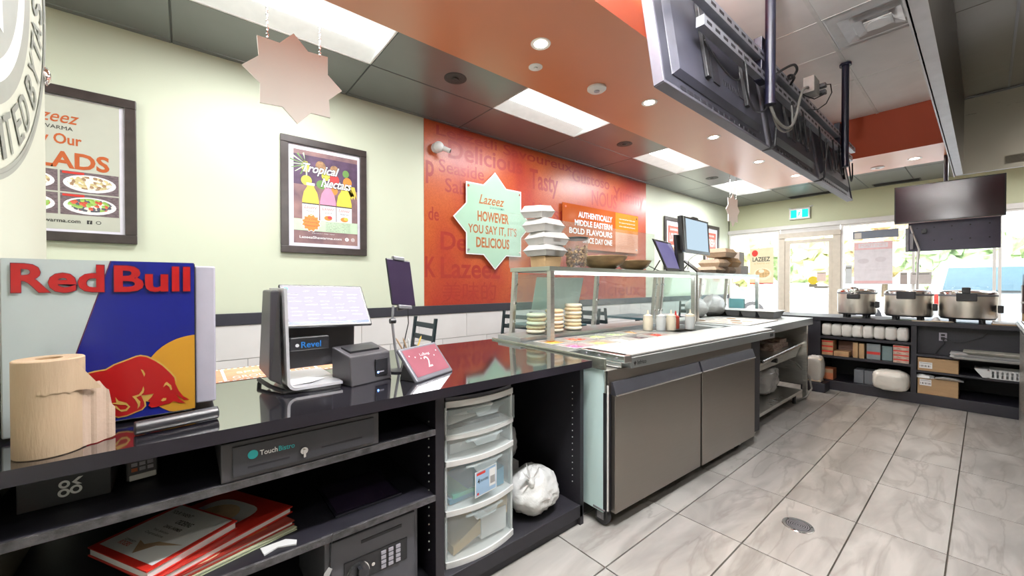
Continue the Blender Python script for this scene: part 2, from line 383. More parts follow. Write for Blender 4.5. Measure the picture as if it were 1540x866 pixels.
# walls
b = B(); b.box(-.1, 0, -3.1, 10.05, -.1, 3.4); wl_ = b.build('wall_left', [WALL], kind='structure')
b = B(); b.box(0, .004, 2.0, 6.376, .957, 3.02)
wp = b.build('wallpaper', WPAPER, parent=wl_)
b = B()
def wtx(s, y0, y1, z0, z1, bold=.02): b.text(s, (.0046, y0, z0), (0, y1 - y0, 0), (0, 0, z1 - z0), bold=bold)
wtx('K', 2.01, 2.14, 1.27, 1.5); wtx('Lazeez', 2.2, 3.05, 1.26, 1.50); wtx('美味的', 2.22, 2.98, .99, 1.22, 0); wtx('おいしい', 3.2, 4.3, 1.0, 1.2, 0)
wtx('Delicious', 2.2, 3.3, 1.58, 1.79); wtx('Sabroso', 2.26, 2.95, 2.24, 2.4, .01); wtx('p', 2.02, 2.12, 2.3, 2.55); wtx('Seaside', 2.18, 2.8, 2.45, 2.6, .01)
wtx('Delicious', 2.3, 3.42, 2.63, 2.84); wtx('Lezzetli', 2.15, 3.0, 2.86, 2.97, .01); wtx('Tasty', 3.55, 4.1, 2.4, 2.75); wtx('Köstlich', 3.6, 4.7, 2.1, 2.3, .01)
wtx('Savoureux', 3.1, 4.4, 2.84, 2.97, .01); wtx('美味', 3.5, 4.1, 1.75, 2.05, 0); wtx('Gustoso', 4.4, 5.3, 2.72, 2.9, .01); wtx('Yummy', 5.4, 6.3, 2.5, 2.8)
wtx('Lazeez', 3.55, 4.15, 1.3, 1.6); wtx('Delicioso', 4.2, 6.2, 1.3, 1.6); wtx('Délicieux', 4.5, 6.2, 1.0, 1.22, .01); wtx('NOUS', 4.85, 5.5, 2.42, 2.66); wtx('de', 2.05, 2.18, 1.9, 2.05, .01)
wtx('OUTRE', 2.25, 3.3, 1.24 - .24, 1.0, .01)
b.build('printed_lettering', WP_TXT, parent=wp)
# wainscot tiles
b = B(); b.box(0, .006, -3, 9.95, 0, .86); wb = b.build('wainscot_backing', GROUTL, parent=wl_)
wt = {}
for r, (z0, z1) in enumerate([(0, .28), (.28, .58), (.58, .86)]):
    for k in range(-5, 17):
        y0 = 0.10 + .61 * k + (.29 if r % 2 else 0); y1 = min(y0 + .61, 9.95)
        if y0 >= 9.95: continue
        key = (r, round(y1 - y0, 3))
        if key not in wt:
            t = B(); t.hexa([(.006, .002, .002), (.006, y1 - y0 - .002, .002), (.006, y1 - y0 - .002, z1 - z0 - .002), (.006, .002, z1 - z0 - .002)],
                            [(.014, .003, .003), (.014, y1 - y0 - .003, .003), (.014, y1 - y0 - .003, z1 - z0 - .003), (.014, .003, z1 - z0 - .003)])
            o = t.build('tile', WAINS, parent=wl_); wt[key] = o.data
        else:
            o = bpy.data.objects.new('tile', wt[key]); COL.objects.link(o); o.parent = wl_
        o.location = (0, y0, z0)
b = B(); b.box(.0, .022, -3, 9.95, .862, .957); b.build('trim_1', RAIL, kind='structure', bevel=.003)
b = B(); b.box(1.895, RX + .1, -3, -.36, -.1, 3.4); wback = b.build('wall_back', BACKW, kind='structure')
b = B(); b.box(-.1, 1.895, -3.1, -3, -.1, 3.4); b.build('wall_rear', WALL, kind='structure')
b = B(); b.box(RX, RX + .1, -.36, 10.05, -.1, 3.4); b.build('wall_right', P('beige kitchen wall', (.42, .38, .33), .4), kind='structure')
# round emblem on the back wall: rings, lettering, star
b = B(); ec = (2.505, 2.05)
def ering(r0, r1, m, yy, a0=0, a1=360, n=96):
    vs = []; fs = []
    for i in range(n + 1):
        a = math.radians(a0 + (a1 - a0) * i / n)
        for r in (r0, r1): vs.append((ec[0] - r * math.cos(a), yy, ec[1] + r * math.sin(a)))
    for i in range(n): fs.append((2 * i, 2 * i + 1, 2 * i + 3, 2 * i + 2))
    b.add(vs, fs, m)
ering(.596, .622, 0, -.358); ering(.606, .609, 1, -.3575); ering(.395, .445, 0, -.358); ering(.345, .395, 2, -.358); ering(.0, .345, 3, -.358)
for L, a in zip('UNITED BY TASTE', [-93, -84.5, -76, -69.5, -61, -51.5, -37, -31, -21.5, -16, -13, -6, 1.5, 11, 20][0:0] or [-86, -78, -68, -61.5, -51.5, -42.5, -36, -31, -22, -17, -13, -6.5, 1.5, 9, 17]):
    if L == ' ': continue
    A = math.radians(a); rad = Vector((-math.cos(A), 0, math.sin(A))); tan = Vector((math.sin(A), 0, math.cos(A)))
    up = -rad; right = Vector((0, 1, 0)).cross(up) * -1
    right = tan * 1.0
    w = .028 if L == 'I' else .062; h = .105
    c = Vector((ec[0], -.357, ec[1])) + rad * .523
    b.text(L, c - right * w / 2 - up * h / 2, right * w, up * h, 1, bold=.012)
pts = []
for i in range(16):
    a = math.radians(22.5 * i); r = .30 if i % 2 == 0 else .215
    pts.append((ec[0] - r * math.cos(a), -.357, ec[1] + r * math.sin(a)))
b.poly(pts, 2)
b.build('round_emblem', [P('grey emblem band', (.27, .275, .24), .5), INKG, P('emblem white', (.78, .78, .76), .5), P('emblem grey', (.30, .31, .28), .5)], parent=wback)
b = B(); b.blob((1.905, -.355, 1.885), (.016, .012, .028)); b.build('wall_hook', CHROME, parent=wback, smooth=True)
# black ceiling
b = B(); b.box(0, .665, -3, 10, 3.006, 3.05); b.box(1.285, 2.0, -3, 10, 3.006, 3.05); b.box(.665, 1.285, -3, 10, 3.09, 3.12); b.box(2.0, RX, 7.0, 10, 3.006, 3.05)
for k_ in (-1, 1, 3, 5, 7): b.box(.665, 1.285, -.07 + 1.25 * k_, -.07 + 1.25 * (k_ + 1) if k_ < 7 else 10, 3.006, 3.05)
ceil = b.build('ceiling', GRID, kind='structure')
xs = [0, .06, .67, 1.28, 1.89, 2.50, 3.11, 3.72, 4.33, 4.94, RX]
pc = {}
for k in range(-3, 9):
    y0 = max(-.07 + 1.25 * k, -3); y1 = min(-.07 + 1.25 * (k + 1), 9.95)
    if y1 - y0 < .1: continue
    for i in range(10):
        x0, x1 = xs[i], xs[i + 1]
        if i >= 4 and y0 < 7.4: continue
        if i == 2 and k in (-2, 0, 2, 4, 6): continue
        key = (round(x1 - x0, 3), round(y1 - y0, 3))
        if key not in pc:
            t = B(); g = .003; X, Y = key
            t.hexa([(g + .004, g + .004, 0), (g + .004, Y - g - .004, 0), (X - g - .004, Y - g - .004, 0), (X - g - .004, g + .004, 0)],
                   [(g, g, .008), (g, Y - g, .008), (X - g, Y - g, .008), (X - g, g, .008)])
            o = t.build('ceiling_panel', BLACKC, parent=ceil); pc[key] = o.data
        else:
            o = bpy.data.objects.new('ceiling_panel', pc[key]); COL.objects.link(o); o.parent = ceil
        o.location = (x0, y0, 2.998 + random.uniform(-.0008, .0008))
# raised white ceiling
b = B(); b.box(2.4, RX, -.5, 6.6, 3.262, 3.3); ceil2 = b.build('ceiling', WGRID, kind='structure')
XS = [2.455, 3.065, 3.675, 4.285, 4.895, RX]; YS = [-.36, .32, 1.54, 2.62, 3.84, 4.45, 5.20, 6.43]
for i in range(5):
    for j in range(7):
        if (i, j) == (1, 4): continue
        t = B(); x0, x1, y0, y1 = XS[i], XS[i + 1], YS[j], YS[j + 1]
        t.box(x0 + .011, x1 - .011, y0 + .004, y1 - .004, 3.252, 3.262)
        t.build('ceiling_panel', WHITEC, parent=ceil2)
b = B()
for x in XS[1:-1]: b.box(x - .013, x + .013, -.36, 6.43, 3.246, 3.252)
for y in YS[1:-1]: b.box(2.5, RX, y - .004, y + .004, 3.249, 3.252)
b.build('ceiling_grid', WGRID, parent=ceil2)
# soffit
b = B()
b.add([(1.585, -3, 2.75), (2.53, -3, 2.75), (2.53, 6.43, 2.75), (RX, 6.43, 2.75), (RX, 7.36, 2.75), (1.585, 7.36, 2.75)], [(0, 5, 4, 3, 2, 1)], 0)
for p, q in [((1.585, -3), (1.585, 7.36)), ((1.585, 7.36), (RX, 7.36)), ((RX, 6.43), (2.53, 6.43)), ((2.53, 6.43), (2.53, -.36)), ((2.53, -.36), (2.53, -3))]:
    b.quad((*p, 2.75), (*q, 2.75), (*q, 3.3), (*p, 3.3), 1)
b.build('ceiling_soffit', [ORANGE, ORANGE_F], kind='structure')
# troffers
def troffer(x0, x1, y0, y1, z, label, power, group='fluorescent troffers'):
    t = thing('ceiling_light', label, 'ceiling light', ((x0 + x1) / 2, (y0 + y1) / 2, z), group)
    f = B(); w = .012
    for a in ((x0, x1, y0, y0 + w), (x0, x1, y1 - w, y1), (x0, x0 + w, y0, y1), (x1 - w, x1, y0, y1)): f.box(*a, z, z + .012)
    f.box(x0, x1, y0, y1, z + .07, z + .075)
    f.build('frame', WPL, t)
    c = (x0 + x1) / 2; d = B()
    d.quad((x0 + w, y0 + w, z + .006), (c - .12, y0 + w, z + .05), (c - .12, y1 - w, z + .05), (x0 + w, y1 - w, z + .006))
    d.quad((x1 - w, y0 + w, z + .006), (x1 - w, y1 - w, z + .006), (c + .12, y1 - w, z + .05), (c + .12, y0 + w, z + .05))
    for yy in (y0 + w, y1 - w): d.poly([(x0 + w, yy, z + .006), (c - .12, yy, z + .05), (c + .12, yy, z + .05), (x1 - w, yy, z + .006)])
    d.build('reflector', TROFS, t)
    d = B(); n = 8
    for i in range(n):
        a0 = math.pi * i / n; a1 = math.pi * (i + 1) / n
        d.quad((c - .12 * math.cos(a0), y0 + w, z + .05 - .03 * math.sin(a0)), (c - .12 * math.cos(a0), y1 - w, z + .05 - .03 * math.sin(a0)),
               (c - .12 * math.cos(a1), y1 - w, z + .05 - .03 * math.sin(a1)), (c - .12 * math.cos(a1), y0 + w, z + .05 - .03 * math.sin(a1)))
    d.build('diffuser', TROFC, t)
    area('troffer_lamp', ((x0 + x1) / 2, (y0 + y1) / 2, z - .01), x1 - x0 - .06, y1 - y0 - .06, power, (.97, .985, 1))
TP_ = 27
for k, nm in ((-2, 'ceiling light behind the round emblem wall, over the passage'), (0, 'nearest ceiling light, large, above the tropical drinks poster'), (2, 'ceiling light over the red lettered wall, left of the round detector'),
              (4, 'ceiling light above the orange wall plaque'), (6, 'farthest ceiling light, beside the window wall')):
    troffer(.67, 1.28, -.07 + 1.25 * k, -.07 + 1.25 * (k + 1), 2.998, nm, TP_ * {4: 1.3, 6: 2.0}.get(k, 1))
troffer(4.33, 4.94, 7.43, 8.68, 2.92, 'added unseen ceiling light over the dining end beyond the window television', TP_ * 1.5)  # extra out-of-view fixture added to brighten the far end
for (x0, x1, y0, y1, nm) in ((2.80, 2.92, .4, 1.6, 'added unseen light bar above the service counter'), (3.35, 3.47, .5, 1.7, 'added unseen light bar beside the extractor hood')):
    t = thing('added_light_bar', nm, 'ceiling light', ((x0 + x1) / 2, (y0 + y1) / 2, 2.68), 'added unseen kitchen light bars')  # unseen light bars added to brighten the kitchen and its white ceiling
    f = B(); f.box(x0, x1, y0, y1, 2.69, 2.73); f.build('housing', WPL, t, bevel=.004)
    f = B(); f.box(x0 + .01, x1 - .01, y0 + .02, y1 - .02, 2.675, 2.69); f.build('lower_diffuser', TROFC, t)
    f = B(); f.box(x0 + .01, x1 - .01, y0 + .02, y1 - .02, 2.73, 2.745); f.build('upper_diffuser', TROFC, t)
    for yy in (y0 + .1, y1 - .1):
        f = B(); f.cyl(((x0 + x1) / 2, yy, 2.745), ((x0 + x1) / 2, yy, 3.25), .004, n=8); f.build('suspension_wire', MGREY, t)
    area('added_bar_lamp_down', ((x0 + x1) / 2, (y0 + y1) / 2, 2.66), .1, 1.1, 12 if x0 < 3 else 38, (.98, .99, 1)); area('added_bar_lamp_up', ((x0 + x1) / 2, (y0 + y1) / 2, 2.76), .1, 1.1, 170 if x0 > 3 else 8, (.98, .99, 1), rot=(math.pi, 0, 0))
# air diffuser in the white ceiling
x0, x1, y0, y1 = 3.065, 3.675, 3.84, 4.45
t = thing('air_diffuser', 'square white stepped air diffuser in the white ceiling', 'air vent', (3.37, 4.145, 3.25))
for k, (o, z) in enumerate([(0, 3.25), (.085, 3.235), (.165, 3.222)]):
    f = B(); a, c, d, e = x0 + o + .004, x1 - o - .004, y0 + o + .004, y1 - o - .004; w = .075; h = .028
    for (p, q, r_, s_) in [((a, d), (c, d), (c - w, d + w), (a + w, d + w)), ((c, d), (c, e), (c - w, e - w), (c - w, d + w)), ((c, e), (a, e), (a + w, e - w), (c - w, e - w)), ((a, e), (a, d), (a + w, d + w), (a + w, e - w))]:
        f.quad((*p, z), (*q, z), (*r_, z + h), (*s_, z + h))
    f.build('louvre_ring', P('white enamel vent', (.66, .64, .64), .3, .3) if k == 0 else bpy.data.materials['white enamel vent'], t)
f = B(); f.box(x0 + .225, x1 - .225, y0 + .225, y1 - .225, 3.214, 3.222); f.cyl(((x0 + x1) / 2, (y0 + y1) / 2, 3.206), ((x0 + x1) / 2, (y0 + y1) / 2, 3.215), .075, n=28); f.build('centre_plate', WPL, t, bevel=.003)
f = B(); f.box(x0 + .004, x1 - .004, y0 + .004, y1 - .004, 3.257, 3.2615); f.build('back_plate', WPL, t)
# downlights, detectors, speakers
def downlight(x, y, label, power=7):
    t = thing('downlight', label, 'ceiling light', (x, y, 2.75), 'recessed downlights in the orange soffit')
    f = B(); f.lathe((x, y, 2.75), [(.042, -.001), (.062, -.005), (.066, 0)], 24); f.build('trim_ring', WPL, t, smooth=True)
    f = B(); f.lathe((x, y, 2.75), [(0, -.0015), (.043, -.0015)], 24); f.build('lamp', DOWN, t)
    d = bpy.data.lights.new('downlight_lamp', 'SPOT'); d.energy = power * 4; d.spot_size = math.radians(110); d.spot_blend = .8; d.color = (1, .86, .68); d.shadow_soft_size = .04
    o = bpy.data.objects.new('downlight_lamp', d); o.location = (x, y, 2.735); COL.objects.link(o)
for (x, y), nm in zip([(2.06, 1.78), (2.06, 3.07), (2.06, 4.32), (2.06, 5.62), (2.16, 6.75), (3.34, 6.98)],
                      ['brightest round downlight, nearest in the orange soffit', 'round downlight just left of the large hanging television', 'third round downlight along the orange soffit', 'fourth round downlight along the soffit, partly pale', 'round downlight near the far soffit corner, by the hanging television', 'round downlight in the far soffit right of the hanging poles']):
    downlight(x, y, nm)
def disc(name, x, y, z, r, h, label, cat, mat, ring=None):
    t = thing(name, label, cat, (x, y, z))
    f = B(); f.lathe((x, y, z), [(0, -h), (r * .8, -h), (r, -h * .5), (r, 0)], 32); f.build('cover', mat, t, smooth=True)
    f = B(); f.lathe((x, y, z), [(r * .3, -h - .001), (r * .3, -h - .006), (r * .22, -h - .008), (0, -h - .008)], 20); f.build('centre_cap', ring or mat, t, smooth=True)
disc('smoke_detector', 1.84, 1.94, 2.75, .05, .006, 'small white round blank cover plate next to the brightest downlight', 'detector', WPL)
disc('smoke_detector', 1.93, 2.52, 2.75, .075, .025, 'white round smoke detector on the orange soffit', 'smoke detector', WPL, LGREY)
disc('smoke_detector', 2.98, 7.13, 2.75, .07, .012, 'thin pale round vent on the far soffit', 'detector', WPL)
for (x, y), nm in zip([(.93, 1.83), (.93, 4.36), (.93, 6.9)], ['black round ceiling speaker nearest the big star sign', 'black round ceiling speaker over the red wall', 'black round ceiling speaker near the farthest ceiling light']):
    disc('ceiling_speaker', x, y, 2.998, .098, .006, nm, 'speaker', P('black speaker grille', (.03, .03, .03), .5, bump=.4, bscale=400))
for (x0, x1), nm in zip([(1.28, 1.98), (2.58, 3.2)], ['black slot vent above the exit sign', 'black slot vent left of the far television']):
    t = thing('slot_vent', nm, 'air vent', ((x0 + x1) / 2, 9.72, 2.998))
    f = B(); f.box(x0, x1, 9.62, 9.82, 2.992, 2.998); f.build('frame', BPL, t)
    for k in range(4):
        f = B(); f.box(x0 + .02, x1 - .02, 9.64 + .045 * k, 9.652 + .045 * k, 2.984, 2.992); f.build('slat', BPL, t)
# far wall, windows, door
b = B(); b.box(0, RX, 9.95, 10.1, 2.43, 3.4); b.box(0, RX, 9.95, 10.1, -.1, .12); b.box(-.1, 0.02, 9.95, 10.1, -.1, 3.4)
b.build('wall_far', P('pale green far wall paint', (.56, .58, .38), .55, var=.015, scale=2), kind='structure')
ALU = P('off white window frame', (.62, .60, .57), .35, var=.03)
b = B(); b.box(0.0, RX, 9.9, 9.96, 2.36, 2.445); b.build('trim_2', ALU, kind='structure', bevel=.004)
def window(n, x0, x1, z0, z1):
    f = B(); w = .035
    f.box(x0, x0 + w, 9.93, 10.0, z0, z1); f.box(x1 - w, x1, 9.93, 10.0, z0, z1); f.box(x0 + w, x1 - w, 9.93, 10.0, z1 - w, z1); f.box(x0 + w, x1 - w, 9.93, 10.0, z0, z0 + .06)
    o = f.build('window_%d' % n, ALU, kind='structure')
    g = B(); g.box(x0 + w, x1 - w, 9.962, 9.968, z0 + .06, z1 - w); g.build('pane', GLASSW, parent=o)
    return o
window(1, .02, 1.05, .12, 2.36); window(2, 2.09, 3.11, .12, 2.36); window(3, 3.13, 4.02, .12, 2.36); window(4, 4.04, RX, .12, 2.36)
w5 = window(5, 1.07, 2.07, 2.27, 2.36)
f = B(); f.box(1.05, 1.15, 9.91, 10.0, .0, 2.2); f.box(1.97, 2.09, 9.91, 10.0, 0, 2.2); f.box(1.05, 2.09, 9.89, 10.0, 2.17, 2.27); f.box(1.15, 1.24, 9.93, 9.98, 0.02, 2.12); f.box(1.90, 1.97, 9.93, 9.98, 0.02, 2.12)
f.box(1.24, 1.90, 9.93, 9.98, 2.05, 2.12); f.box(1.24, 1.90, 9.93, 9.98, .02, .2)
d1 = f.build('door_1', P('beige door frame', (.52, .46, .38), .4), kind='structure', bevel=.003)
f = B(); f.box(1.24, 1.90, 9.955, 9.96, .2, 2.05); f.build('pane', GLASSW, parent=d1)
f = B(); f.cyl((1.25, 9.88, 1.02), (1.89, 9.88, 1.02), .013); f.cyl((1.28, 9.88, 1.02), (1.28, 9.95, 1.02), .01); f.cyl((1.86, 9.88, 1.02), (1.86, 9.95, 1.02), .01); f.build('door_handle', SILV, parent=d1, smooth=True)
# ---------------------------------------------------------------- outside
ASPH = P('light grey asphalt', (.45, .44, .43), .9, var=.08, scale=3)  # plain light grey asphalt, slightly mottled
b = B(); b.box(-40, 40, 10.1, 70, -.12, -.02); b.build('ground', ASPH, kind='structure')
b = B(); b.box(-20, 20, 10.1, 11.4, -.02, .04); b.build('sidewalk', P('concrete', (.5, .49, .46), .9), kind='structure', bevel=.01)
b = B(); b.box(-40, 40, 24, 70, -.02, .06); b.build('grass_verge', P('dry grass', (.40, .42, .22), .95, var=.3, scale=9), kind='structure')
LEAF = [P('yellow green foliage', (.50, .52, .26), .9, var=.4, scale=3, bump=1, bscale=8), P('green foliage', (.34, .45, .26), .9, var=.4, scale=3, bump=1, bscale=8), P('orange autumn foliage', (.55, .42, .26), .9, var=.4, scale=3, bump=1, bscale=8)]
BARK = P('bark', (.15, .11, .08), .9)
trees = [(-9, 30, 4.6, 1), (-6.2, 27, 4.0, 0), (-3.8, 29, 4.4, 1), (-1.8, 26.5, 3.8, 0), (.3, 30, 5, 2), (2.2, 27, 3.6, 1), (4.2, 29, 3.4, 1), (6.5, 27, 4.2, 0), (-12, 33, 5, 1)]
tl = ['tree at the far left of the window view', 'yellow green tree left of the door glass', 'green tree seen at the left edge of the door glass', 'yellow green tree seen through the door glass', 'orange autumn tree right of the door', 'green tree behind the small posters', 'low green tree left of the parked van', 'yellow green tree behind the parked van', 'tallest green tree in the left corner of the windows']
for (x, y, h, k), nm in zip(trees, tl):
    t = thing('tree', nm, 'tree', (x, y, 0), 'trees beyond the car park')
    f = B(); f.cyl((x, y, 0), (x + .1, y, h * .6), .14, .08); f.build('trunk', BARK, t, smooth=True)
    f = B(); rr = random.Random(int(x * 10))
    for q in range(16):
        a = rr.uniform(0, 6.3); d = rr.uniform(0, 1) * h * .28; z = h * (.42 + .5 * rr.random())
        f.blob((x + d * math.cos(a), y + d * math.sin(a), z), (h * .16,) * 3, 10, 7, amp=.5, seed=q)
    f.build('crown', LEAF[k], t)
def car(x, y, rz, L, W_, H, body, label, suv=False):
    t = thing('car', label, 'car', (x, y, -.02), None, rz)
    T = Matrix.Translation((x, y, -.02)) @ Matrix.Rotation(rz, 4, 'Z')
    f = B(T); h = H
    if suv: prof = [(-L / 2, .35), (-L / 2, .95), (-L * .46, 1.02), (-L * .40, h - .08), (-L * .36, h), (L * .12, h), (L * .26, 1.08), (L * .48, .95), (L / 2, .75), (L / 2, .35)]
    else: prof = [(-L / 2, .32), (-L / 2, .82), (-L * .36, .9), (-L * .24, h), (L * .06, h), (L * .22, .92), (L * .46, .78), (L / 2, .6), (L / 2, .32)]
    nb = len(prof)
    side = lambda s: [(px, s * W_ / 2 * (1 if pz < 1.1 and not (not suv and pz > .95) else .82), pz) for px, pz in prof]
    a = side(-1); c = side(1)
    f.add(a + c, [tuple(range(nb)), tuple(range(nb, 2 * nb))[::-1]] + [(i, i + nb, (i + 1) % nb + nb, (i + 1) % nb) for i in range(nb)])
    f.build('body', body, t, bevel=.05, smooth=True)
    g = B(T)
    if suv:
        g.quad((-L / 2 * .945, -W_ * .38, 1.08), (-L * .405, -W_ * .34, h - .14), (-L * .405, W_ * .34, h - .14), (-L / 2 * .945, W_ * .38, 1.08))
    z0, z1 = (1.0, h - .12) if suv else (.93, h - .06)
    for s in (-1, 1):
        yy0 = s * (W_ / 2 * (1.0 if suv else .95) + .004); yy1 = s * (W_ / 2 * .83 + .012)
        xa, xb, xc, xd = (-L * .40, L * .20, L * .10, -L * .36) if suv else (-L * .32, L * .19, L * .05, -L * .23)
        g.quad((xa, yy0, z0), (xb, yy0, z0), (xc, yy1, z1), (xd, yy1, z1))
    g.quad(((.225 if not suv else .25) * L, -W_ * .4, z0), ((.225 if not suv else .25) * L, W_ * .4, z0), ((.07 if not suv else .13) * L, W_ * .36, z1), ((.07 if not suv else .13) * L, -W_ * .36, z1))
    g.build('window_glass', P('tinted car glass', (.08, .16, .20), .08), t)
    for sx in (-.31, .31):
        for s in (-1, 1):
            w_ = B(T); w_.cyl((sx * L, s * (W_ / 2 - .2), .33), (sx * L, s * (W_ / 2 + .01), .33), .33, n=24); wh = w_.build('wheel', BPL, t, smooth=True)
            w_ = B(T); w_.cyl((sx * L, s * (W_ / 2 + .0), .33), (sx * L, s * (W_ / 2 + .02), .33), .2, n=16); w_.build('rim', SILV, wh, smooth=True)
    for s in (-1, 1):
        w_ = B(T); w_.box(-L / 2 - .01, -L / 2 + .06, s * W_ * .40 - .1, s * W_ * .40 + .1, .75, 1.0 if suv else .85); w_.build('tail_light', INKR, t, bevel=.02)
car(4.05, 14.6, math.radians(90), 4.7, 1.9, 1.72, P('silver van paint', (.55, .58, .60), .25, coat=.5), 'silver van parked close outside the window behind the largest pots', suv=True)
car(.35, 15.2, math.radians(6), 4.4, 1.75, 1.25, P('white car paint', (.8, .8, .8), .25, coat=.5), 'white car parked outside the glass door')
car(-3.9, 18.5, math.radians(4), 4.4, 1.75, 1.4, P('pale blue car paint', (.5, .6, .68), .25, coat=.5), 'pale blue car parked at the left end of the windows')
car(5.2, 22.5, math.radians(3), 4.4, 1.75, 1.4, P('grey car paint', (.35, .36, .40), .25, coat=.5), 'grey car far behind in the car park')
# ---------------------------------------------------------------- service counter
Z = .82
sc = thing('service_counter', 'long black service counter with glossy worktop and open shelves below', 'counter', (2.2, .6, 0))
b = B(); b.prism([(1.77, -.36, .785), (2.665, -.36, .785), (2.69, 1.522, .785), (1.77, 1.592, .785)], (0, 0, .035), 0, 1)
b.build('worktop', [LAM, LAME], sc, bevel=.003)
b = B(); b.box(1.80, 1.82, -.36, 1.50, 0, .785); b.build('back_panel', BLK, sc)
b = B(); b.box(1.80, 2.64, -.36, 1.51, .04, .10); b.box(1.82, 2.625, -.36, 1.51, 0, .04); b.build('bottom_board', BLK, sc, bevel=.002)
b = B(); b.box(1.82, 2.64, 1.49, 1.515, 0, .785); b.build('side_panel', BLK, sc)
b = B(); b.box(1.82, 2.64, .693, .729, .10, .785); b.build('divider_panel', LAME, sc, bevel=.001)
for z in (.645, .405):
    b = B(); b.box(1.82, 2.63, -.355, .693, z, z + .018, 0); b.box(2.63, 2.64, -.355, .693, z - .001, z + .019, 1); b.build('shelf', [BLK2, WORN], sc)
b = B()
for z in [.2 + .032 * k for k in range(16)]:
    for x in (2.59, 1.9): b.cyl((x, 1.4905, z), (x, 1.488, z), .0028, n=6)
    b.cyl((2.59, .693, z), (2.59, .690, z), .0028, n=6)
o = b.build('shelf_pin_hole', WPL, sc); o['kind'] = 'stuff'
# menu print lying along the back edge of the counter
t = thing('menu_mat', 'orange printed menu mat with white border lying flat at the back of the counter', 'menu mat', (1.88, .25, Z))
b = B(); b.box(1.79, 2.07, -.05, .62, Z + .0005, Z + .0015); b.build('sheet', P('orange menu print', (.75, .30, .16), .5, var=.2, scale=9), t)
b = B()
for k in range(30):
    b.box(2.055, 2.068, -.04 + .022 * k, -.028 + .022 * k, Z + .0016, Z + .002); b.box(1.792, 1.805, -.04 + .022 * k, -.028 + .022 * k, Z + .0016, Z + .002)
for y in (.11, .44): b.box(1.8, 2.065, y, y + .01, Z + .0016, Z + .002)
b.text('GROUP TO GO', (2.03, .14, Z + .002), (0, .28, 0), (-.05, 0, 0)); b.text('SPECIALS', (1.93, .16, Z + .002), (0, .22, 0), (-.04, 0, 0))
b.build('printed_border', INKW, t)
# ------------------------------------------------ cooler with printed panel
t = thing('countertop_cooler', 'small countertop drink cooler with blue, silver and yellow printed side panel', 'cooler', (2.25, -.16, Z))
b = B(); b.box(2.04, 2.446, -.335, .012, Z + .008, 1.253); b.build('body', P('cooler body', (.45, .47, .47), .35), t, bevel=.004)
b = B(); b.box(2.06, 2.425, .020, .068, Z + .02, 1.245, 0); b.build('door', [P('lilac grey cooler door', (.42, .40, .47), .35)], t, bevel=.004)
b = B(); b.box(2.05, 2.44, .012, .020, Z + .015, 1.25); b.build('door_gasket', BPL, t)
for (x, y) in ((2.08, -.30), (2.41, -.30), (2.08, .0), (2.41, .0)):
    b = B(); b.cyl((x, y, Z), (x, y, Z + .01), .014, n=12); b.build('foot', BPL, t)
xf = 2.447
def pan(pts, m, d): b.poly([(xf + d, y, z) for y, z in pts], m)
b = B(); b.box(2.446, 2.4475, -.331, .018, .832, 1.253, 0)
d0 = .0008
pan([(-.150, 1.2528), (-.262, .832), (.018, .832), (.018, 1.2528)], 3, d0)
pan([(-.1525, 1.2528), (-.2645, .832), (-.262, .832), (-.150, 1.2528)], 2, d0 * 1.1)
sunp = []
cy_, cz_, rs = .022, .932, .1135
for k in range(41):
    a = math.radians(90 + 180 * k / 40); sunp.append((cy_ + rs * math.cos(a), cz_ + rs * math.sin(a)))
sunp = [(.018, min(z, 2)) if y > .018 else (y, z) for y, z in sunp]
pan([(y, max(z, .833)) for y, z in sunp][::-1], 4, d0 * 2)
bull = [(-0.181, 0.966), (-0.161, 0.968), (-0.146, 0.979), (-0.12, 0.989), (-0.104, 0.996), (-0.096, 0.997), (-0.084, 0.993), (-0.068, 0.981), (-0.052, 0.965), (-0.036, 0.943), (-0.027, 0.928), (-0.025, 0.911), (-0.018, 0.89), (-0.008, 0.872), (0.006, 0.86), (-0.006, 0.861), (-0.017, 0.873), (-0.024, 0.882), (-0.017, 0.867), (-0.003, 0.851), (-0.019, 0.856), (-0.029, 0.863), (-0.036, 0.858), (-0.053, 0.856), (-0.065, 0.853), (-0.075, 0.853), (-0.081, 0.86), (-0.078, 0.868), (-0.082, 0.874), (-0.075, 0.882), (-0.07, 0.891), (-0.087, 0.89), (-0.096, 0.891), (-0.09, 0.872), (-0.089, 0.861), (-0.095, 0.853), (-0.105, 0.85), (-0.124, 0.843), (-0.139, 0.842), (-0.154, 0.851), (-0.185, 0.848), (-0.205, 0.86), (-0.215, 0.875), (-0.225, 0.9), (-0.235, 0.935), (-0.215, 0.958)]
c_ = Vector((-.115, .92))
def grow(pts, g):
    out = []; n = len(pts)
    for i in range(n):
        p = Vector(pts[i]); a = (p - Vector(pts[i - 1])).normalized(); c = (Vector(pts[(i + 1) % n]) - p).normalized()
        nn = Vector((-(a + c).y, (a + c).x)); nn = nn.normalized() if nn.length > .1 else Vector((0, 0))
        out.append(tuple(p + nn * g))
    return out
pan(grow(bull, .0035)[0:12] + [(-.03, .93), (-.06, .86)] + grow(bull, .0035)[33:], 5, d0 * 3)
pan(bull, 1, d0 * 4)
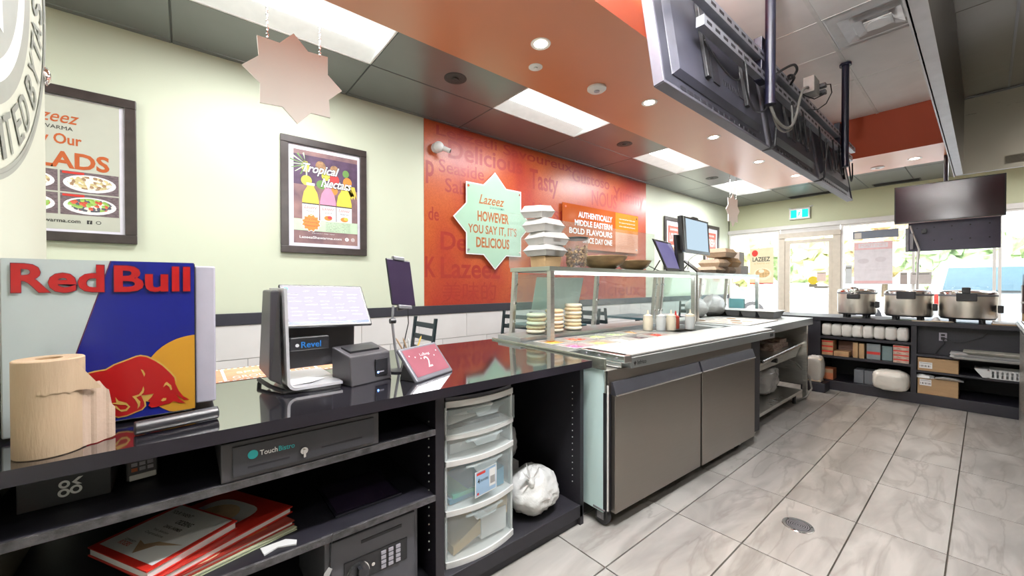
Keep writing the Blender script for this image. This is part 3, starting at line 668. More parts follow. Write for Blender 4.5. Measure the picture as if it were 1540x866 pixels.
for q in ([(-0.096, 0.962), (-0.091, 0.958), (-0.087, 0.948), (-0.089, 0.94), (-0.092, 0.95)],
          [(-0.051, 0.905), (-0.047, 0.916), (-0.043, 0.919), (-0.034, 0.908), (-0.032, 0.896), (-0.035, 0.894), (-0.038, 0.904), (-0.044, 0.911)],
          [(-0.056, 0.869), (-0.051, 0.875), (-0.044, 0.874), (-0.045, 0.868), (-0.052, 0.866)],
          [(-0.091, 0.915), (-0.089, 0.905), (-0.091, 0.897), (-0.096, 0.891), (-0.105, 0.887), (-0.097, 0.874), (-0.098, 0.863), (-0.103, 0.855), (-0.102, 0.867), (-0.107, 0.881), (-0.113, 0.891), (-0.1, 0.894), (-0.094, 0.903)],
          [(-0.156, 0.881), (-0.143, 0.88), (-0.145, 0.895), (-0.139, 0.884), (-0.124, 0.876), (-0.117, 0.864), (-0.124, 0.854), (-0.134, 0.854), (-0.143, 0.864), (-0.15, 0.874), (-0.143, 0.872), (-0.136, 0.86), (-0.126, 0.859), (-0.121, 0.865), (-0.126, 0.871), (-0.136, 0.873)]):
    pan(q, 5, d0 * 5)
for (s, y0, y1) in (('Red', -.316, -.163), ('Bull', -.145, .009)):
    b.text(s, (xf + d0 * 5.5, y0 - .0013, 1.1695), (0, y1 - y0 + .0026, 0), (0, 0, .073), 2, bold=.034)
    b.text(s, (xf + d0 * 6.5, y0, 1.171), (0, y1 - y0, 0), (0, 0, .070), 1, bold=.026)
b.build('printed_panel', [RB_SILVER, RB_RED, RB_LINE, RB_BLUE, RB_YEL, RB_GOLD], t)
b = B(); b.cyl((2.583, -.100, Z + .018), (2.556, .066, Z + .018), .017, n=20); o = b.build('black_tube', BPL, cat='tube', label='short black tube lying in front of the drink cooler', smooth=True, bevel=.003)
# paper towel roll
cx, cy = 2.583, -.235
t = thing('paper_towel_roll', 'brown paper towel roll standing at the left end of the counter', 'paper towel', (cx, cy, Z))
b = B(); b.lathe((cx, cy, Z), [(.021, .208), (.0525, .208), (.0545, .206), (.0545, .002), (.0525, 0), (.021, 0), (.021, .208)], 48); b.build('roll', TOWEL, t, smooth=True)
b = B(); b.lathe((cx, cy, Z), [(.0195, .207), (.0208, .207), (.0208, .001), (.0195, .001), (.0195, .207)], 24); b.build('core', CARD, t, smooth=True)
b = B(); rr = random.Random(3); pa = []
for k in range(13):
    s_ = k / 12; y = -.190 + .055 * s_; x = 2.600 - .045 * s_ ** 1.4; z1 = .985 - .075 * s_ ** 2.2 - (.02 if k > 10 else 0); pa.append((x + .003 * math.sin(k * 1.3), y, Z + .002 + .006 * max(0, s_ - .7), z1 + rr.uniform(-.004, .004)))
for (x, y, a, c), (x1, y1, a1, c1) in zip(pa[:-1], pa[1:]): b.hexa([(x, y, a), (x1, y1, a1), (x1 - .001, y1 - .0008, a1), (x - .001, y - .0008, a)], [(x, y, c), (x1, y1, c1), (x1 - .001, y1 - .0008, c1), (x - .001, y - .0008, c)])
b.build('hanging_sheet', P('brown towel sheet', (.46, .34, .26), .85, bump=.15, bscale=120), t)
b = B(); n_ = 12; vs = []; top = []
for k in range(n_ + 1):
    s_ = k / n_; a = math.radians(-8 + 74 * s_)      # around the roll from the front to the right side, then tangent
    R_ = .0562; x = cx + R_ * math.cos(a); y = cy + R_ * math.sin(a)
    if s_ > .72: q = (s_ - .72) / .28; a0 = math.radians(-8 + 74 * .72); x = cx + R_ * math.cos(a0) - q * .030; y = cy + R_ * math.sin(a0) + q * .040
    zb = .957 + rr.uniform(-.003, .003) - .004 * s_; zt = .962 + (1.0295 - .962) * min(1, s_ / .72) if s_ <= .72 else 1.0295 - (1.0295 - .955) * (s_ - .72) / .28
    top.append((x, y, zb, max(zt, zb)))
for (x, y, a, c), (x1, y1, a1, c1) in zip(top[:-1], top[1:]): b.quad((x, y, a), (x1, y1, a1), (x1, y1, c1), (x, y, c))
b.build('folded_flap', TOWEL, t, smooth=True)
# ------------------------------------------------ point of sale terminal
t = thing('pos_terminal', 'point of sale terminal with large lit touch screen on bent aluminium stand', 'cash register', (2.29, .36, Z))
def bentplate(pts, x0, x1, th=.006, m=0, bb=None):
    n = len(pts)
    for k in range(n - 1):
        (y, z), (y1, z1) = pts[k], pts[k + 1]; d = Vector((y1 - y, z1 - z)).normalized() * th; nx, nz = -d.y, d.x
        bb.hexa([(x0, y, z), (x1, y, z), (x1, y1, z1), (x0, y1, z1)], [(x0, y + nx, z + nz), (x1, y + nx, z + nz), (x1, y1 + nx, z1 + nz), (x0, y1 + nx, z1 + nz)], m)
arc = [(.258 + .030 - .030 * math.cos(a), .832 + .030 - .030 * math.sin(a)) for a in [math.radians(9 * k) for k in range(11)]]
b = B(); bentplate([(.250, 1.178)] + arc + [(.435, .832)], 2.12, 2.425, .009, 0, b); b.build('stand', SILV, t)
b = B(); b.hexa([(2.14, .212, Z + .05), (2.38, .212, Z + .05), (2.40, .248, Z + .03), (2.14, .248, Z + .03)], [(2.17, .222, 1.170), (2.35, .222, 1.170), (2.385, .242, 1.172), (2.17, .242, 1.172)]); b.build('side_cover', GPL, t, bevel=.006)
b = B(); b.box(2.18, 2.37, .29, .45, Z, Z + .010); b.build('base_pad', BPL, t, bevel=.003)
S_ = Matrix(((1, 0, 0, 0), (0, 1, 0, 0), (0, 0, 1, 0), (0, 0, 0, 1)))
def panel_T(p0, p1, p2):   # frame at p0: u to p1, v to p2, normal w
    p0, p1, p2 = Vector(p0), Vector(p1), Vector(p2); u = (p1 - p0); v = (p2 - p0); w = u.cross(v).normalized(); 
    un, vn = u.normalized(), v.normalized()
    return Matrix(((un.x, vn.x, w.x, p0.x), (un.y, vn.y, w.y, p0.y), (un.z, vn.z, w.z, p0.z), (0, 0, 0, 1))), u.length, v.length
T, W_, H_ = panel_T((2.365, .270, 1.045), (2.365, .562, 1.037), (2.265, .262, 1.190))
b = B(T); b.box(-.003, W_ + .003, -.003, H_ + .003, -.014, 0); scr = b.build('screen_housing', BPL, t, bevel=.004)
b = B(T); b.box(.007, W_ - .007, 0.007, H_ - .006, 0, .0008); b.build('display', SCREEN, scr)
b = B(T); b.box(.007, W_ - .007, .007, .017, 0, .0009, 0); 
for r in range(9):
    for c in range(5):
        if (r * 7 + c * 3) % 4: b.box(.02 + c * .052, .02 + c * .052 + .025 + .008 * ((r + c) % 3), .028 + r * .015, .031 + r * .015, .0008, .0011, 1)
b.cyl((.018, H_ - .018, .0008), (.018, H_ - .018, .0012), .007, n=16, m=2); b.cyl((.018, H_ - .018, .0012), (.018, H_ - .018, .0014), .004, n=16, m=3)
b.build('screen_text', [P('screen task bar', (.02, .05, .22), .1), P('screen grey print', (.22, .22, .30), .3, emit=.25), INKT, SCREEN], scr)
b = B(); b.hexa([(2.255, .262, .880), (2.285, .262, .880), (2.285, .52, .880), (2.255, .52, .880)], [(2.25, .262, 1.06), (2.28, .262, 1.06), (2.28, .525, 1.06), (2.25, .525, 1.06)]); b.build('rear_housing', GPL, t, bevel=.004)
b = B(); b.box(2.31, 2.338, .283, .412, .952, 1.0); cm = b.build('card_reader', BPL, t, bevel=.003)
b = B(); b.text('Revel', (2.3385, .318, .962), (0, .066, 0), (0, 0, .022), 0, bold=.01); b.build('brand_lettering', INKB, cm)
b = B(); b.cyl((2.338, .305, .972), (2.340, .305, .972), .006, n=14); b.build('round_logo', WPL, cm)
b = B(); b.box(2.20, 2.325, .262, .284, .955, .985); b.box(2.2, 2.27, .258, .285, 1.07, 1.12); b.build('bracket', SILV, t, bevel=.003)
b = B(); b.poly([(2.38, .275, Z + .0215), (2.39, .34, Z + .026), (2.33, .40, Z + .0215), (2.27, .35, Z + .0215), (2.29, .27, Z + .0215)]); b.build('paper_slip', PAPER, cat='paper', label='white paper slip lying on the terminal stand')
b = B(); b.tube([(2.13, .215, Z + .008), (2.2, .205, Z + .02), (2.3, .225, Z + .012), (2.40, .255, Z + .008), (2.42, .34, Z + .007), (2.415, .43, Z + .007)], .0075); b.build('power_cable', WIRE, cat='cable', label='thick black cable curving under the point of sale terminal', smooth=True)
# receipt printer
T = Matrix.Translation((2.455, .457, Z)) @ Matrix(((-.966, -.259, 0, 0), (-.259, .966, 0, 0), (0, 0, 1, 0), (0, 0, 0, 1)))   # local x = back, y = along the front
t = thing('receipt_printer', 'black cube shaped receipt printer beside the terminal', 'printer', (2.38, .55, Z))
b = B(T); b.hexa([(0, 0, 0), (.13, 0, 0), (.13, .175, 0), (0, .175, 0)], [(0.012, 0, .108), (.13, 0, .135), (.13, .175, .135), (.012, .175, .108)]); b.build('body', GPL, t, bevel=.005)
b = B(T); b.hexa([(.04, .02, .114), (.10, .02, .125), (.10, .145, .125), (.04, .145, .114)], [(.04, .02, .122), (.10, .02, .133), (.10, .145, .133), (.04, .145, .122)]); b.build('paper_slot', BPL, t)
b = B(T); b.box(-.002, .006, .10, .155, .02, .085); b.build('front_panel', BPL, t, bevel=.002)
b = B(T); b.cyl((-.0025, .11, .035), (-.001, .11, .035), .0035, n=10); b.build('power_light', EM('blue led', (.1, .25, 1), 12), t)
b = B(T); b.box(-.004, -.001, .114, .135, .034, .038); b.build('button', LGREY, t)
# tablet on a gooseneck stand, pencil cup
t = thing('tablet_stand', 'upright dark tablet held on a jointed pole stand behind the printer', 'tablet stand', (2.31, .70, Z))
b = B(); b.lathe((2.31, .70, Z), [(0, 0), (.045, 0), (.045, .006), (.012, .012), (0, .012)], 32); b.build('base', BPL, t, smooth=True)
b = B(); b.tube([(2.31, .70, Z + .008), (2.30, .685, .93), (2.295, .676, 1.03)], .006, m=0); b.tube([(2.295, .676, 1.03), (2.292, .682, 1.10)], .0055); b.build('pole', MGREY, t, smooth=True)
b = B(); b.cyl((2.295, .666, 1.035), (2.295, .69, 1.035), .011, n=14); b.cyl((2.29, .735, 1.09), (2.29, .70, 1.085), .01, n=12); b.build('joint', BPL, t, smooth=True)
T, W_, H_ = panel_T((2.30, .674, 1.103), (2.30, .784, 1.092), (2.295, .649, 1.304))
b = B(T); b.box(0, W_, 0, H_, -.012, 0); tb = b.build('tablet', BPL, t, bevel=.005)
b = B(T); b.box(.004, W_ - .004, .006, H_ - .006, 0, .0008); b.build('screen', SCRD, tb)
b = B(T); b.box(W_ * .3, W_ * .75, H_ - .004, H_ + .012, -.02, .006); b.build('clamp', MGREY, t, bevel=.003)
b = B(T); b.box(W_ * .25, W_ * .8, -.012, .004, -.02, .006); b.build('clamp', MGREY, t, bevel=.003)
b = B(); b.tube([(2.30, .745, 1.09), (2.29, .752, 1.02), (2.29, .735, .95), (2.30, .72, .86), (2.30, .715, Z + .01)], .0025); b.build('charging_cable', WIRE, t, smooth=True)
t = thing('pencil_cup', 'clear cup of pencils beside the small tilted tablet', 'cup', (2.40, .715, Z))
b = B(); b.lathe((2.40, .715, Z), [(0, .001), (.03, .001), (.03, .004), (.034, .075), (.032, .075), (.0285, .004)], 24); b.build('cup', GL('cup plastic', (.75, .72, .85), .05, haze=.12), t, smooth=True)
for k, (dx, dy, c) in enumerate([(-.02, -.055, BRONZE), (.0, -.035, BRONZE), (-.01, .045, P('yellow pencil', (.6, .4, .08), .4)), (.012, -.02, WPL), (-.02, .02, BPL)]):
    b = B(); a = Vector((2.40 - dx * .3, .715 - dy * .3, Z + .006)); e = Vector((2.40 + dx, .715 + dy, Z + .145)); b.cyl(a, e, .0035, n=6); b.cyl(e, e + (e - a).normalized() * .01, .0035, .0006, n=6); b.build('pencil', c, cat='pencil', label='%s in the clear cup' % ['pencil leaning far left', 'brown pencil leaning left', 'yellow pencil leaning right', 'white stick', 'black pen'][k])
# tilted tablet terminal on the counter
T, W_, H_ = panel_T((2.55, .667, Z + .008), (2.457, .873, Z + .008), (2.55 - .911 * .09, .667 - .412 * .09, Z + .118))
t = thing('order_tablet', 'small tilted order tablet with grey frame, leaning back on the counter', 'tablet', (2.45, .75, Z))
b = B(T); b.box(-.004, W_ + .004, -.006, H_ + .004, -.016, 0); hs_ = b.build('housing', P('dark grey tablet case', (.12, .12, .14), .4), t, bevel=.006)
b = B(T); b.box(.01, W_ - .01, .012, H_ - .008, 0, .001); s = b.build('screen', SCR_R, t)
b = B(T); b.text('2', (.10, .04, .0015), (.028, 0, 0), (0, .05, 0)); b.text('Lazeez', (.09, .095, .0015), (.06, 0, 0), (0, .012, 0))
for q in range(7): b.cyl((.03 + .028 * q, .105 - .01 * (q % 3), .001), (.03 + .028 * q, .105 - .01 * (q % 3), .0015), .003, n=8)
b.build('screen_marks', P('pale screen marks', (.7, .6, .62), .3), s)
b = B(); b.hexa([(2.54, .675, Z), (2.452, .865, Z), (2.37, .83, Z), (2.46, .635, Z)], [(2.53, .676, Z + .01), (2.445, .862, Z + .01), (2.395, .842, Z + .085), (2.48, .645, Z + .085)]); b.build('back_stand', BPL, t, bevel=.003)
# ------------------------------------------------ under the counter
t = thing('cash_drawer', 'black cash drawer with teal and white lettering under the worktop', 'cash drawer', (2.45, .276, .663))
b = B(); b.box(2.24, 2.62, .067, .486, .672, .768); b.build('case', GPL, t, bevel=.003)
b = B(); b.box(2.62, 2.636, .067, .486, .666, .770); b.build('bezel', GPL, t, bevel=.003)
b = B(); b.box(2.636, 2.641, .092, .468, .678, .758); fr = b.build('drawer_front', P('drawer front grey', (.04, .04, .048), .4), t, bevel=.001)
b = B(); b.box(2.641, 2.6415, .125, .225, .694, .699); b.build('slot', BLK, fr)
b = B(); b.box(2.641, 2.6415, .31, .43, .700, .705); b.build('slot', BLK, fr)
b = B(); b.cyl((2.641, .262, .707), (2.648, .262, .707), .010, n=18); b.cyl((2.648, .262, .707), (2.649, .262, .707), .005, n=8); b.box(2.648, 2.654, .259, .265, .690, .712); b.build('lock', CHROME, fr, smooth=True)
b = B(); b.cyl((2.641, .137, .729), (2.6425, .137, .729), .012, n=20, m=0); b.text('Touch', (2.6425, .153, .722), (0, .042, 0), (0, 0, .014), 1, bold=.01); b.text('Bistro', (2.6425, .198, .722), (0, .040, 0), (0, 0, .014), 0, bold=.01)
b.build('brand_lettering', [INKT, INKW], fr)
for (x, y) in ((2.28, .09), (2.28, .46), (2.6, .09), (2.6, .46)):
    b = B(); b.cyl((x, y, .663), (x, y, .672), .01, n=10); b.build('foot', BPL, t)
t = thing('payment_box', 'black box with white looped emblem on the upper shelf, far left', 'box', (2.42, -.225, .663))
b = B(); b.box(2.33, 2.50, -.302, -.149, .664, .740); b.build('case', P('matte black card box', (.04, .04, .045), .6), t, bevel=.002)
b = B(); yc, zc = -.219, .703
def ring(yc, zc, r, w, m=0, a0=0, a1=360):
    n = 20; vs = []; fs = []
    for i in range(n + 1):
        a = math.radians(a0 + (a1 - a0) * i / n)
        for q in (r - w, r): vs.append((2.5008, yc + q * math.cos(a), zc + q * math.sin(a)))
    for i in range(n): fs.append((2 * i, 2 * i + 1, 2 * i + 3, 2 * i + 2))
    b.add(vs, fs, m)
ring(yc - .009, zc + .008, .0095, .005); ring(yc - .010, zc - .012, .010, .005); ring(yc + .010, zc - .009, .0105, .005)
b.poly([(2.5008, yc + .003, zc + .010), (2.5008, yc + .014, zc + .020), (2.5008, yc + .022, zc + .020), (2.5008, yc + .011, zc + .010), (2.5008, yc + .020, zc + .002), (2.5008, yc + .012, zc + .002)])
b.build('emblem', INKW, t)
t = thing('card_terminal', 'handheld card payment terminal with keypad leaning on the upper shelf', 'card terminal', (2.42, -.085, .663))
T, W_, H_ = panel_T((2.46, -.125, .668), (2.45, -.062, .668), (2.42, -.13, .775))
b = B(T); b.box(0, W_, 0, H_, -.03, 0); b.build('body', GPL, t, bevel=.004)
for r in range(5):
    for c in range(3):
        k = B(T); k.box(.01 + c * .016, .022 + c * .016, .02 + r * .013, .029 + r * .013, 0, .003); k.build('key', [LGREY, INKO, MGREY][(r == 0) * (c + 1) % 3 if r == 0 else 0] if r == 0 else LGREY, t)
b = B(T); b.box(.005, W_ - .005, -.002, .012, .0, .01); b.build('paper_cover', WPL, t, bevel=.002)
# menus on the lower shelf
def binder(name, N_, Lc, Rc, z, h, cover, label, pages=PAPER, deco=None):
    N_, Lc, Rc = Vector(N_), Vector(Lc), Vector(Rc); F = Lc + Rc - N_
    q = [N_, Rc, F, Lc]
    t = thing(name, label, 'menu', (q[0].x, q[0].y, z))
    b = B(); b.hexa([(*p, z) for p in q], [(*p, z + .003) for p in q]); b.hexa([(*p, z + h - .003) for p in q], [(*p, z + h) for p in q]); b.build('cover', cover, t)
    c = (N_ + F) / 2; b = B(); p2 = [c + (p - c) * .97 for p in q]; b.hexa([(*p, z + .003) for p in p2], [(*p, z + h - .003) for p in p2]); b.build('pages', pages, t)
    if deco:
        U = (Rc - N_); V = (Lc - N_); b = B()
        f = lambda u, v, dz=.0006: (*(N_ + U * u + V * v), z + h + dz)
        deco(b, f, U, V, z + h); b.build('cover_print', [PAPER, INKK, INKR, BRONZE, INKO, BREAD], t)
    return t
def deco1(b, f, U, V, zt):
    b.poly([f(.08, .05), f(.97, .05), f(.97, .95), f(.08, .95)], 0)
    u3 = Vector((*U, 0)); v3 = Vector((*V, 0))
    b.text('YOUR PARENT', f(.80, .9, .001), -v3 * .35, u3 * -.06 * -1, 1, bold=.01); b.text('ORDERING', f(.66, .62, .001), -v3 * .25, u3 * .08, 1, bold=.02); b.text('DAHL-FARMER', f(.56, .66, .001), -v3 * .28, u3 * .05, 1, bold=.02)
    b.text('Congratulations', f(.40, .75, .001), -v3 * .3, u3 * .05, 1); b.text('Your Selection', f(.48, .72, .001), -v3 * .26, u3 * .035, 1)
    b.text('ROGERS', f(.17, .80, .001), -v3 * .17, u3 * .06, 2, bold=.02); b.text('COMMUNITY', f(.24, .80, .001), -v3 * .17, u3 * .03, 1)
    b.poly([f(.12, .45, .001), f(.30, .62, .001), f(.27, .50, .001), f(.62, .12, .001), f(.36, .40, .001), f(.42, .10, .001), f(.3, .36, .001)], 3)
    b.poly([f(.10, .3, .0012), f(.24, .3, .0012), f(.24, .08, .0012), f(.10, .08, .0012)], 0)
def deco2(b, f, U, V, zt):
    b.poly([f(.62 + .26 * math.copysign(abs(math.cos(a)) ** .5, math.cos(a)), .55 + .33 * math.copysign(abs(math.sin(a)) ** .5, math.sin(a))) for a in [math.pi * k / 12 for k in range(24)]], 0)
    b.poly([f(.64 + .18 * math.cos(a), .57 + .22 * math.sin(a), .001) for a in [math.pi * k / 10 for k in range(20)]], 5)
def deco3(b, f, U, V, zt):
    b.poly([f(.62, .08), f(.80, .08), f(.80, .38), f(.62, .38)], 4); b.text('YA', f(.75, .33, .001), Vector((*V, 0)) * -.22, Vector((*U, 0)) * .10, 1, bold=.03)
    b.poly([f(.3 + .22 * math.cos(a), .3 + .28 * math.sin(a)) for a in [math.pi * k / 10 for k in range(20)]], 5)
binder('menu_board', (2.61, -.02), (2.33, -.14), (2.54, .262), .424, .010, P('pale green booklet', (.55, .58, .40), .5), 'pale green bottom booklet of the menu pile on the lower shelf')
binder('menu_board', (2.615, -.05), (2.34, -.16), (2.525, .258), .435, .014, P('dark red booklet', (.32, .03, .02), .35), 'dark red booklet with yellow square second from bottom of the pile', deco=deco3)
binder('menu_folder', (2.62, -.06), (2.36, -.205), (2.475, .262), .450, .020, P('red folder', (.55, .03, .02), .3), 'red menu folder with oval bowl picture in the shelf pile', deco=deco2)
binder('menu_folder', (2.618, -.078), (2.395, -.205), (2.505, .112), .471, .024, P('bright red folder', (.62, .03, .02), .3), 'bright red folder with white printed cover on top of the pile', deco=deco1)
b = B(); pr = [(2.60 + .012 * math.cos(k * .5), .20 + .012 * k * .5, .4245 + .003 * math.sin(k * .9) ** 2) for k in range(8)]
b.prism([(2.615, .165, .424), (2.60, .20, .424), (2.62, .245, .424), (2.60, .25, .424), (2.575, .225, .424), (2.575, .16, .424)], (0, 0, .004)); b.build('paper_scrap', PAPER, cat='paper', label='curled white paper scrap on the lower shelf beside the menus')
t = thing('flat_tablet', 'thin black tablet lying flat at the right end of the lower shelf', 'tablet', (2.45, .5, .424))
b = B(); b.box(2.32, 2.56, .37, .60, .4245, .434); b.build('body', P('black glossy plastic', (.01, .01, .016), .12), t, bevel=.003)
b = B(); b.box(2.33, 2.55, .38, .59, .434, .4346); b.build('screen', SCRD, t)
t = thing('security_safe', 'dark grey safe with round knob and keypad beneath the lower shelf', 'safe', (2.42, .49, .10))
b = B(); b.box(2.22, 2.585, .33, .648, .1005, .385); b.build('case', P('grey safe paint', (.10, .10, .115), .45), t, bevel=.003)
b = B(); b.box(2.585, 2.598, .345, .632, .115, .372); dr = b.build('door', P('grey safe door', (.085, .085, .10), .45), t, bevel=.003)
b = B(); b.box(2.598, 2.601, .385, .60, .215, .292); pl = b.build('control_plate', BPL, t, bevel=.002)
b = B(); b.cyl((2.601, .428, .245), (2.612, .428, .245), .034, n=28); b.box(2.612, 2.632, .422, .434, .217, .273); b.build('knob', CHROME if 0 else P('black knob', (.03, .03, .035), .25), pl, smooth=True)
b = B(); b.lathe((0, 0, 0), [(.034, 0), (.037, 0), (.037, .004), (.034, .004), (.034, 0)], 28)
b.v = [Vector((2.601 + v.z, .428 + v.x, .245 + v.y)) for v in b.v]; b.build('knob_rim', CHROME, pl)
for r in range(4):
    for c in range(3):
        k = B(); k.box(2.601, 2.605, .505 + c * .026, .522 + c * .026, .222 + r * .016, .234 + r * .016); k.build('key', LGREY, pl, bevel=.001)
b = B(); b.cyl((2.601, .478, .252), (2.604, .478, .252), .006, n=12); b.build('key_cover', CHROME, pl)
b = B(); b.box(2.598, 2.6, .44, .58, .335, .345); b.build('slot', BLK, dr)
b = B(); b.tube([(2.644, .34, .43), (2.65, .33, .36), (2.65, .325, .33)], .0012, n=5, m=0); b.prism([(2.652, .30, .26), (2.652, .335, .33), (2.652, .325, .34), (2.652, .312, .325)], (.002, 0, 0), 1); b.build('hanging_tag', [WIRE, FILM], cat='tag', label='crumpled clear tag hanging from the lower shelf edge')
t = thing('document_box', 'pale blue boxed pack with dark print in the bottom left bay', 'box', (2.45, -.2, .10))
b = B(); b.box(2.3, 2.57, -.30, -.06, .101, .30); b.build('carton', P('grey blue carton', (.25, .28, .33), .5, var=.2), t, bevel=.003)
b = B(); b.text('PRINT', (2.5705, -.22, .24), (0, .12, 0), (0, 0, .03), 0, bold=.02); b.build('lettering', INKK, t)
t = thing('plastic_drawer_tower', 'four drawer translucent plastic tower with white frame in the right bay', 'drawer unit', (2.43, .925, .10))
def bow(y, base=2.592, d=.03): return base + d * (1 - ((y - .925) / .168) ** 2)
ys = [.757 + .336 * k / 12 for k in range(13)]
def bowslab(b, z0, z1, xb, inset=0, base=2.592, m=0):
    front = [(bow(y, base), .925 + (y - .925) * (1 - inset), z0) for y in ys]
    b.prism(front + [(xb, front[-1][1], z0), (xb, front[0][1], z0)], (0, 0, z1 - z0), m)
b = B(); bowslab(b, .718, .742, 2.25, base=2.6); bowslab(b, .101, .124, 2.25, base=2.602)
for z in (.594, .492, .300): bowslab(b, z, z + .020, 2.25, base=2.602)
for y in (.757, 1.083): b.box(2.25, 2.27, y, y + .01, .11, .73); b.box(2.575, 2.595, y, y + .01, .11, .73)
b.build('frame', WPL, t, bevel=.003)
b = B(); bowslab(b, .742, .756, 2.25, .02); b.build('top', P('smoke grey lid', (.09, .09, .11), .25), t, bevel=.004)
b = B(); b.box(2.26, 2.575, .758, .762, .12, .72); b.box(2.26, 2.575, 1.087, 1.091, .12, .72); b.build('side_wall', FROST, t)
for k, (z0, z1) in enumerate([(.612, .712), (.510, .594), (.320, .492), (.120, .300)]):
    b = B(); dx = .012 if k == 0 else 0
    for i in range(12):
        b.quad((bow(ys[i], 2.596 + dx), ys[i], z0), (bow(ys[i + 1], 2.596 + dx), ys[i + 1], z0), (bow(ys[i + 1], 2.596 + dx), ys[i + 1], z1), (bow(ys[i], 2.596 + dx), ys[i], z1))
    b.box(2.28, 2.59, .768, .771, z0, z1 - .01); b.box(2.28, 2.59, 1.079, 1.082, z0, z1 - .01)
    d = b.build('drawer', FROST, t)
    b = B(); zt = z1 - .012
    b.prism([(bow(.925 + q, 2.597 + dx), .925 + q, zt - abs(q) * .0 - (.028 if abs(q) < .05 else .006)) for q in (-.09, -.06, -.045, .045, .06, .09)] + [(bow(.925 + q, 2.597 + dx), .925 + q, zt) for q in (.09, -.09)], (.008, 0, 0)); b.build('handle', FROST, d)
    b = B(); rr = random.Random(k)
    if k == 0: b.prism([(2.55, .80, .63), (2.58, .98, .66), (2.58, 1.0, .69), (2.5, .82, .645)], (-.1, 0, 0), 0); b.box(2.35, 2.56, .80, 1.05, .615, .63, 1)
    if k == 1: b.box(2.35, 2.56, .80, 1.05, .515, .555, 0)
    if k == 2: b.hexa([(2.4, .79, .325), (2.575, .79, .325), (2.575, 1.06, .325), (2.4, 1.06, .325)], [(2.4, .79, .345), (2.575, .79, .345), (2.575, 1.06, .40), (2.4, 1.06, .40)], 2); b.box(2.4, 2.582, .80, .93, .346, .362, 3)
    if k == 3: b.hexa([(2.4, .80, .125), (2.585, .80, .125), (2.585, 1.07, .20), (2.4, 1.07, .20)], [(2.4, .80, .16), (2.585, .80, .16), (2.585, 1.07, .285), (2.4, 1.07, .285)], 4); b.box(2.5, 2.59, .93, 1.06, .14, .235, 0)
    b.build('contents', [PAPER, GPL, P('blue cloth', (.08, .35, .55), .6), P('green cloth', (.1, .5, .38), .6), P('manila envelope', (.55, .38, .18), .7)], d)
b = B(); T, W_, H_ = panel_T((bow(.872, 2.602), .872, .345), (bow(.978, 2.6025), .978, .355), (bow(.872, 2.602), .872, .447))
b = B(T); b.box(0, W_, 0, H_, 0, .001, 0); b.box(.004, W_ - .004, .004, H_ - .004, .001, .0013, 1); b.box(.07, .1, .02, .09, .0013, .0016, 0); b.box(.008, .05, .085, .095, .0013, .0016, 2)
b.text('4', (.012, .052, .0017), (.01, 0, 0), (0, .02, 0), 3, bold=.03); b.text('DRAWERS', (.024, .055, .0017), (.04, 0, 0), (0, .01, 0), 3)
for q in range(8): b.box(.075 + .003 * q, .0765 + .003 * q, .03, .06, .0016, .0018, 3)
b.cyl((.014, .012, .0013), (.014, .012, .0017), .005, n=10, m=2); b.build('sticker', [PAPER, P('light blue sticker', (.35, .52, .72), .4), INKR, INKK], t)
t = thing('tied_plastic_bag', 'knotted white plastic bag on the floor of the right counter bay', 'bag', (2.52, 1.27, .10))
b = B(); b.blob((2.51, 1.285, .20), (.12, .135, .105), 56, 36, amp=.08, seed=4, flat=.101, cr=.11, fq=2.0); b.build('bag', BAGW, t, smooth=True)
b = B(); b.blob((2.575, 1.22, .275), (.02, .02, .025), 12, 8, amp=.2, seed=2)
for (dy, dz) in ((-.06, .07), (.05, .06), (-.035, .10), (.03, -.03), (-.05, -.02)):
    b.add([(2.578, 1.22, .28), (2.585, 1.22 + dy * .5 - .012, .28 + dz * .5), (2.58, 1.22 + dy, .28 + dz), (2.575, 1.22 + dy * .6 + .015, .28 + dz * .45)], [(0, 1, 2, 3)])
b.build('knot', BAGW, t, smooth=True)
t = thing('grey_sack_of_supplies', 'translucent grey bag of supplies standing at the back of the right bay', 'bag', (2.28, 1.26, .10))
b = B(); b.box(2.20, 2.36, 1.13, 1.33, .101, .27); b.text('M', (2.3605, 1.25, .22), (0, .03, 0), (0, 0, .03), 1, bold=.03); b.text('EARTH', (2.3605, 1.15, .22), (0, .06, 0), (0, 0, .02), 1, bold=.02); b.build('carton', [P('pale grey carton', (.45, .45, .45), .6), INKK], t)
b = B(); b.blob((2.275, 1.24, .365), (.095, .12, .115), 50, 30, amp=.08, seed=9, flat=.272, cr=.14, fq=2.4); b.build('bag', BAGG, t, smooth=True)
# ---------------------------------------------------------------- refrigerated prep table
PT = Matrix.Translation((2.745, 1.56, 0)) @ Matrix.Rotation(math.radians(-2.1), 4, 'Z')
t = thing('prep_table', 'stainless refrigerated prep table with two doors, cutting board and pan wells', 'refrigerator', (2.745, 1.56, 0), rz=math.radians(-2.1))
b = B(PT); b.box(-.90, -.012, .008, 1.68, .09, .77); b.box(-.90, -.05, 1.68, 1.90, .09, .77); b.build('body', SS, t, bevel=.002)
b = B(PT); b.box(-.90, -.022, 0, .008, .075, .79); b.build('end_panel', MINT, t)
b = B(PT); b.box(-.012, .0, .008, 1.66, .655, .77); b.build('front_frame', SSV, t, bevel=.001)
b = B(PT); b.box(-.022, -.001, .002, .034, .08, .66); b.build('black_gap_strip', BPL, t)  # black strip filling the gap beside the end panel
b = B(PT); b.box(-.001, .005, .004, .010, .09, .70); b.build('white_strip', WPL, t)
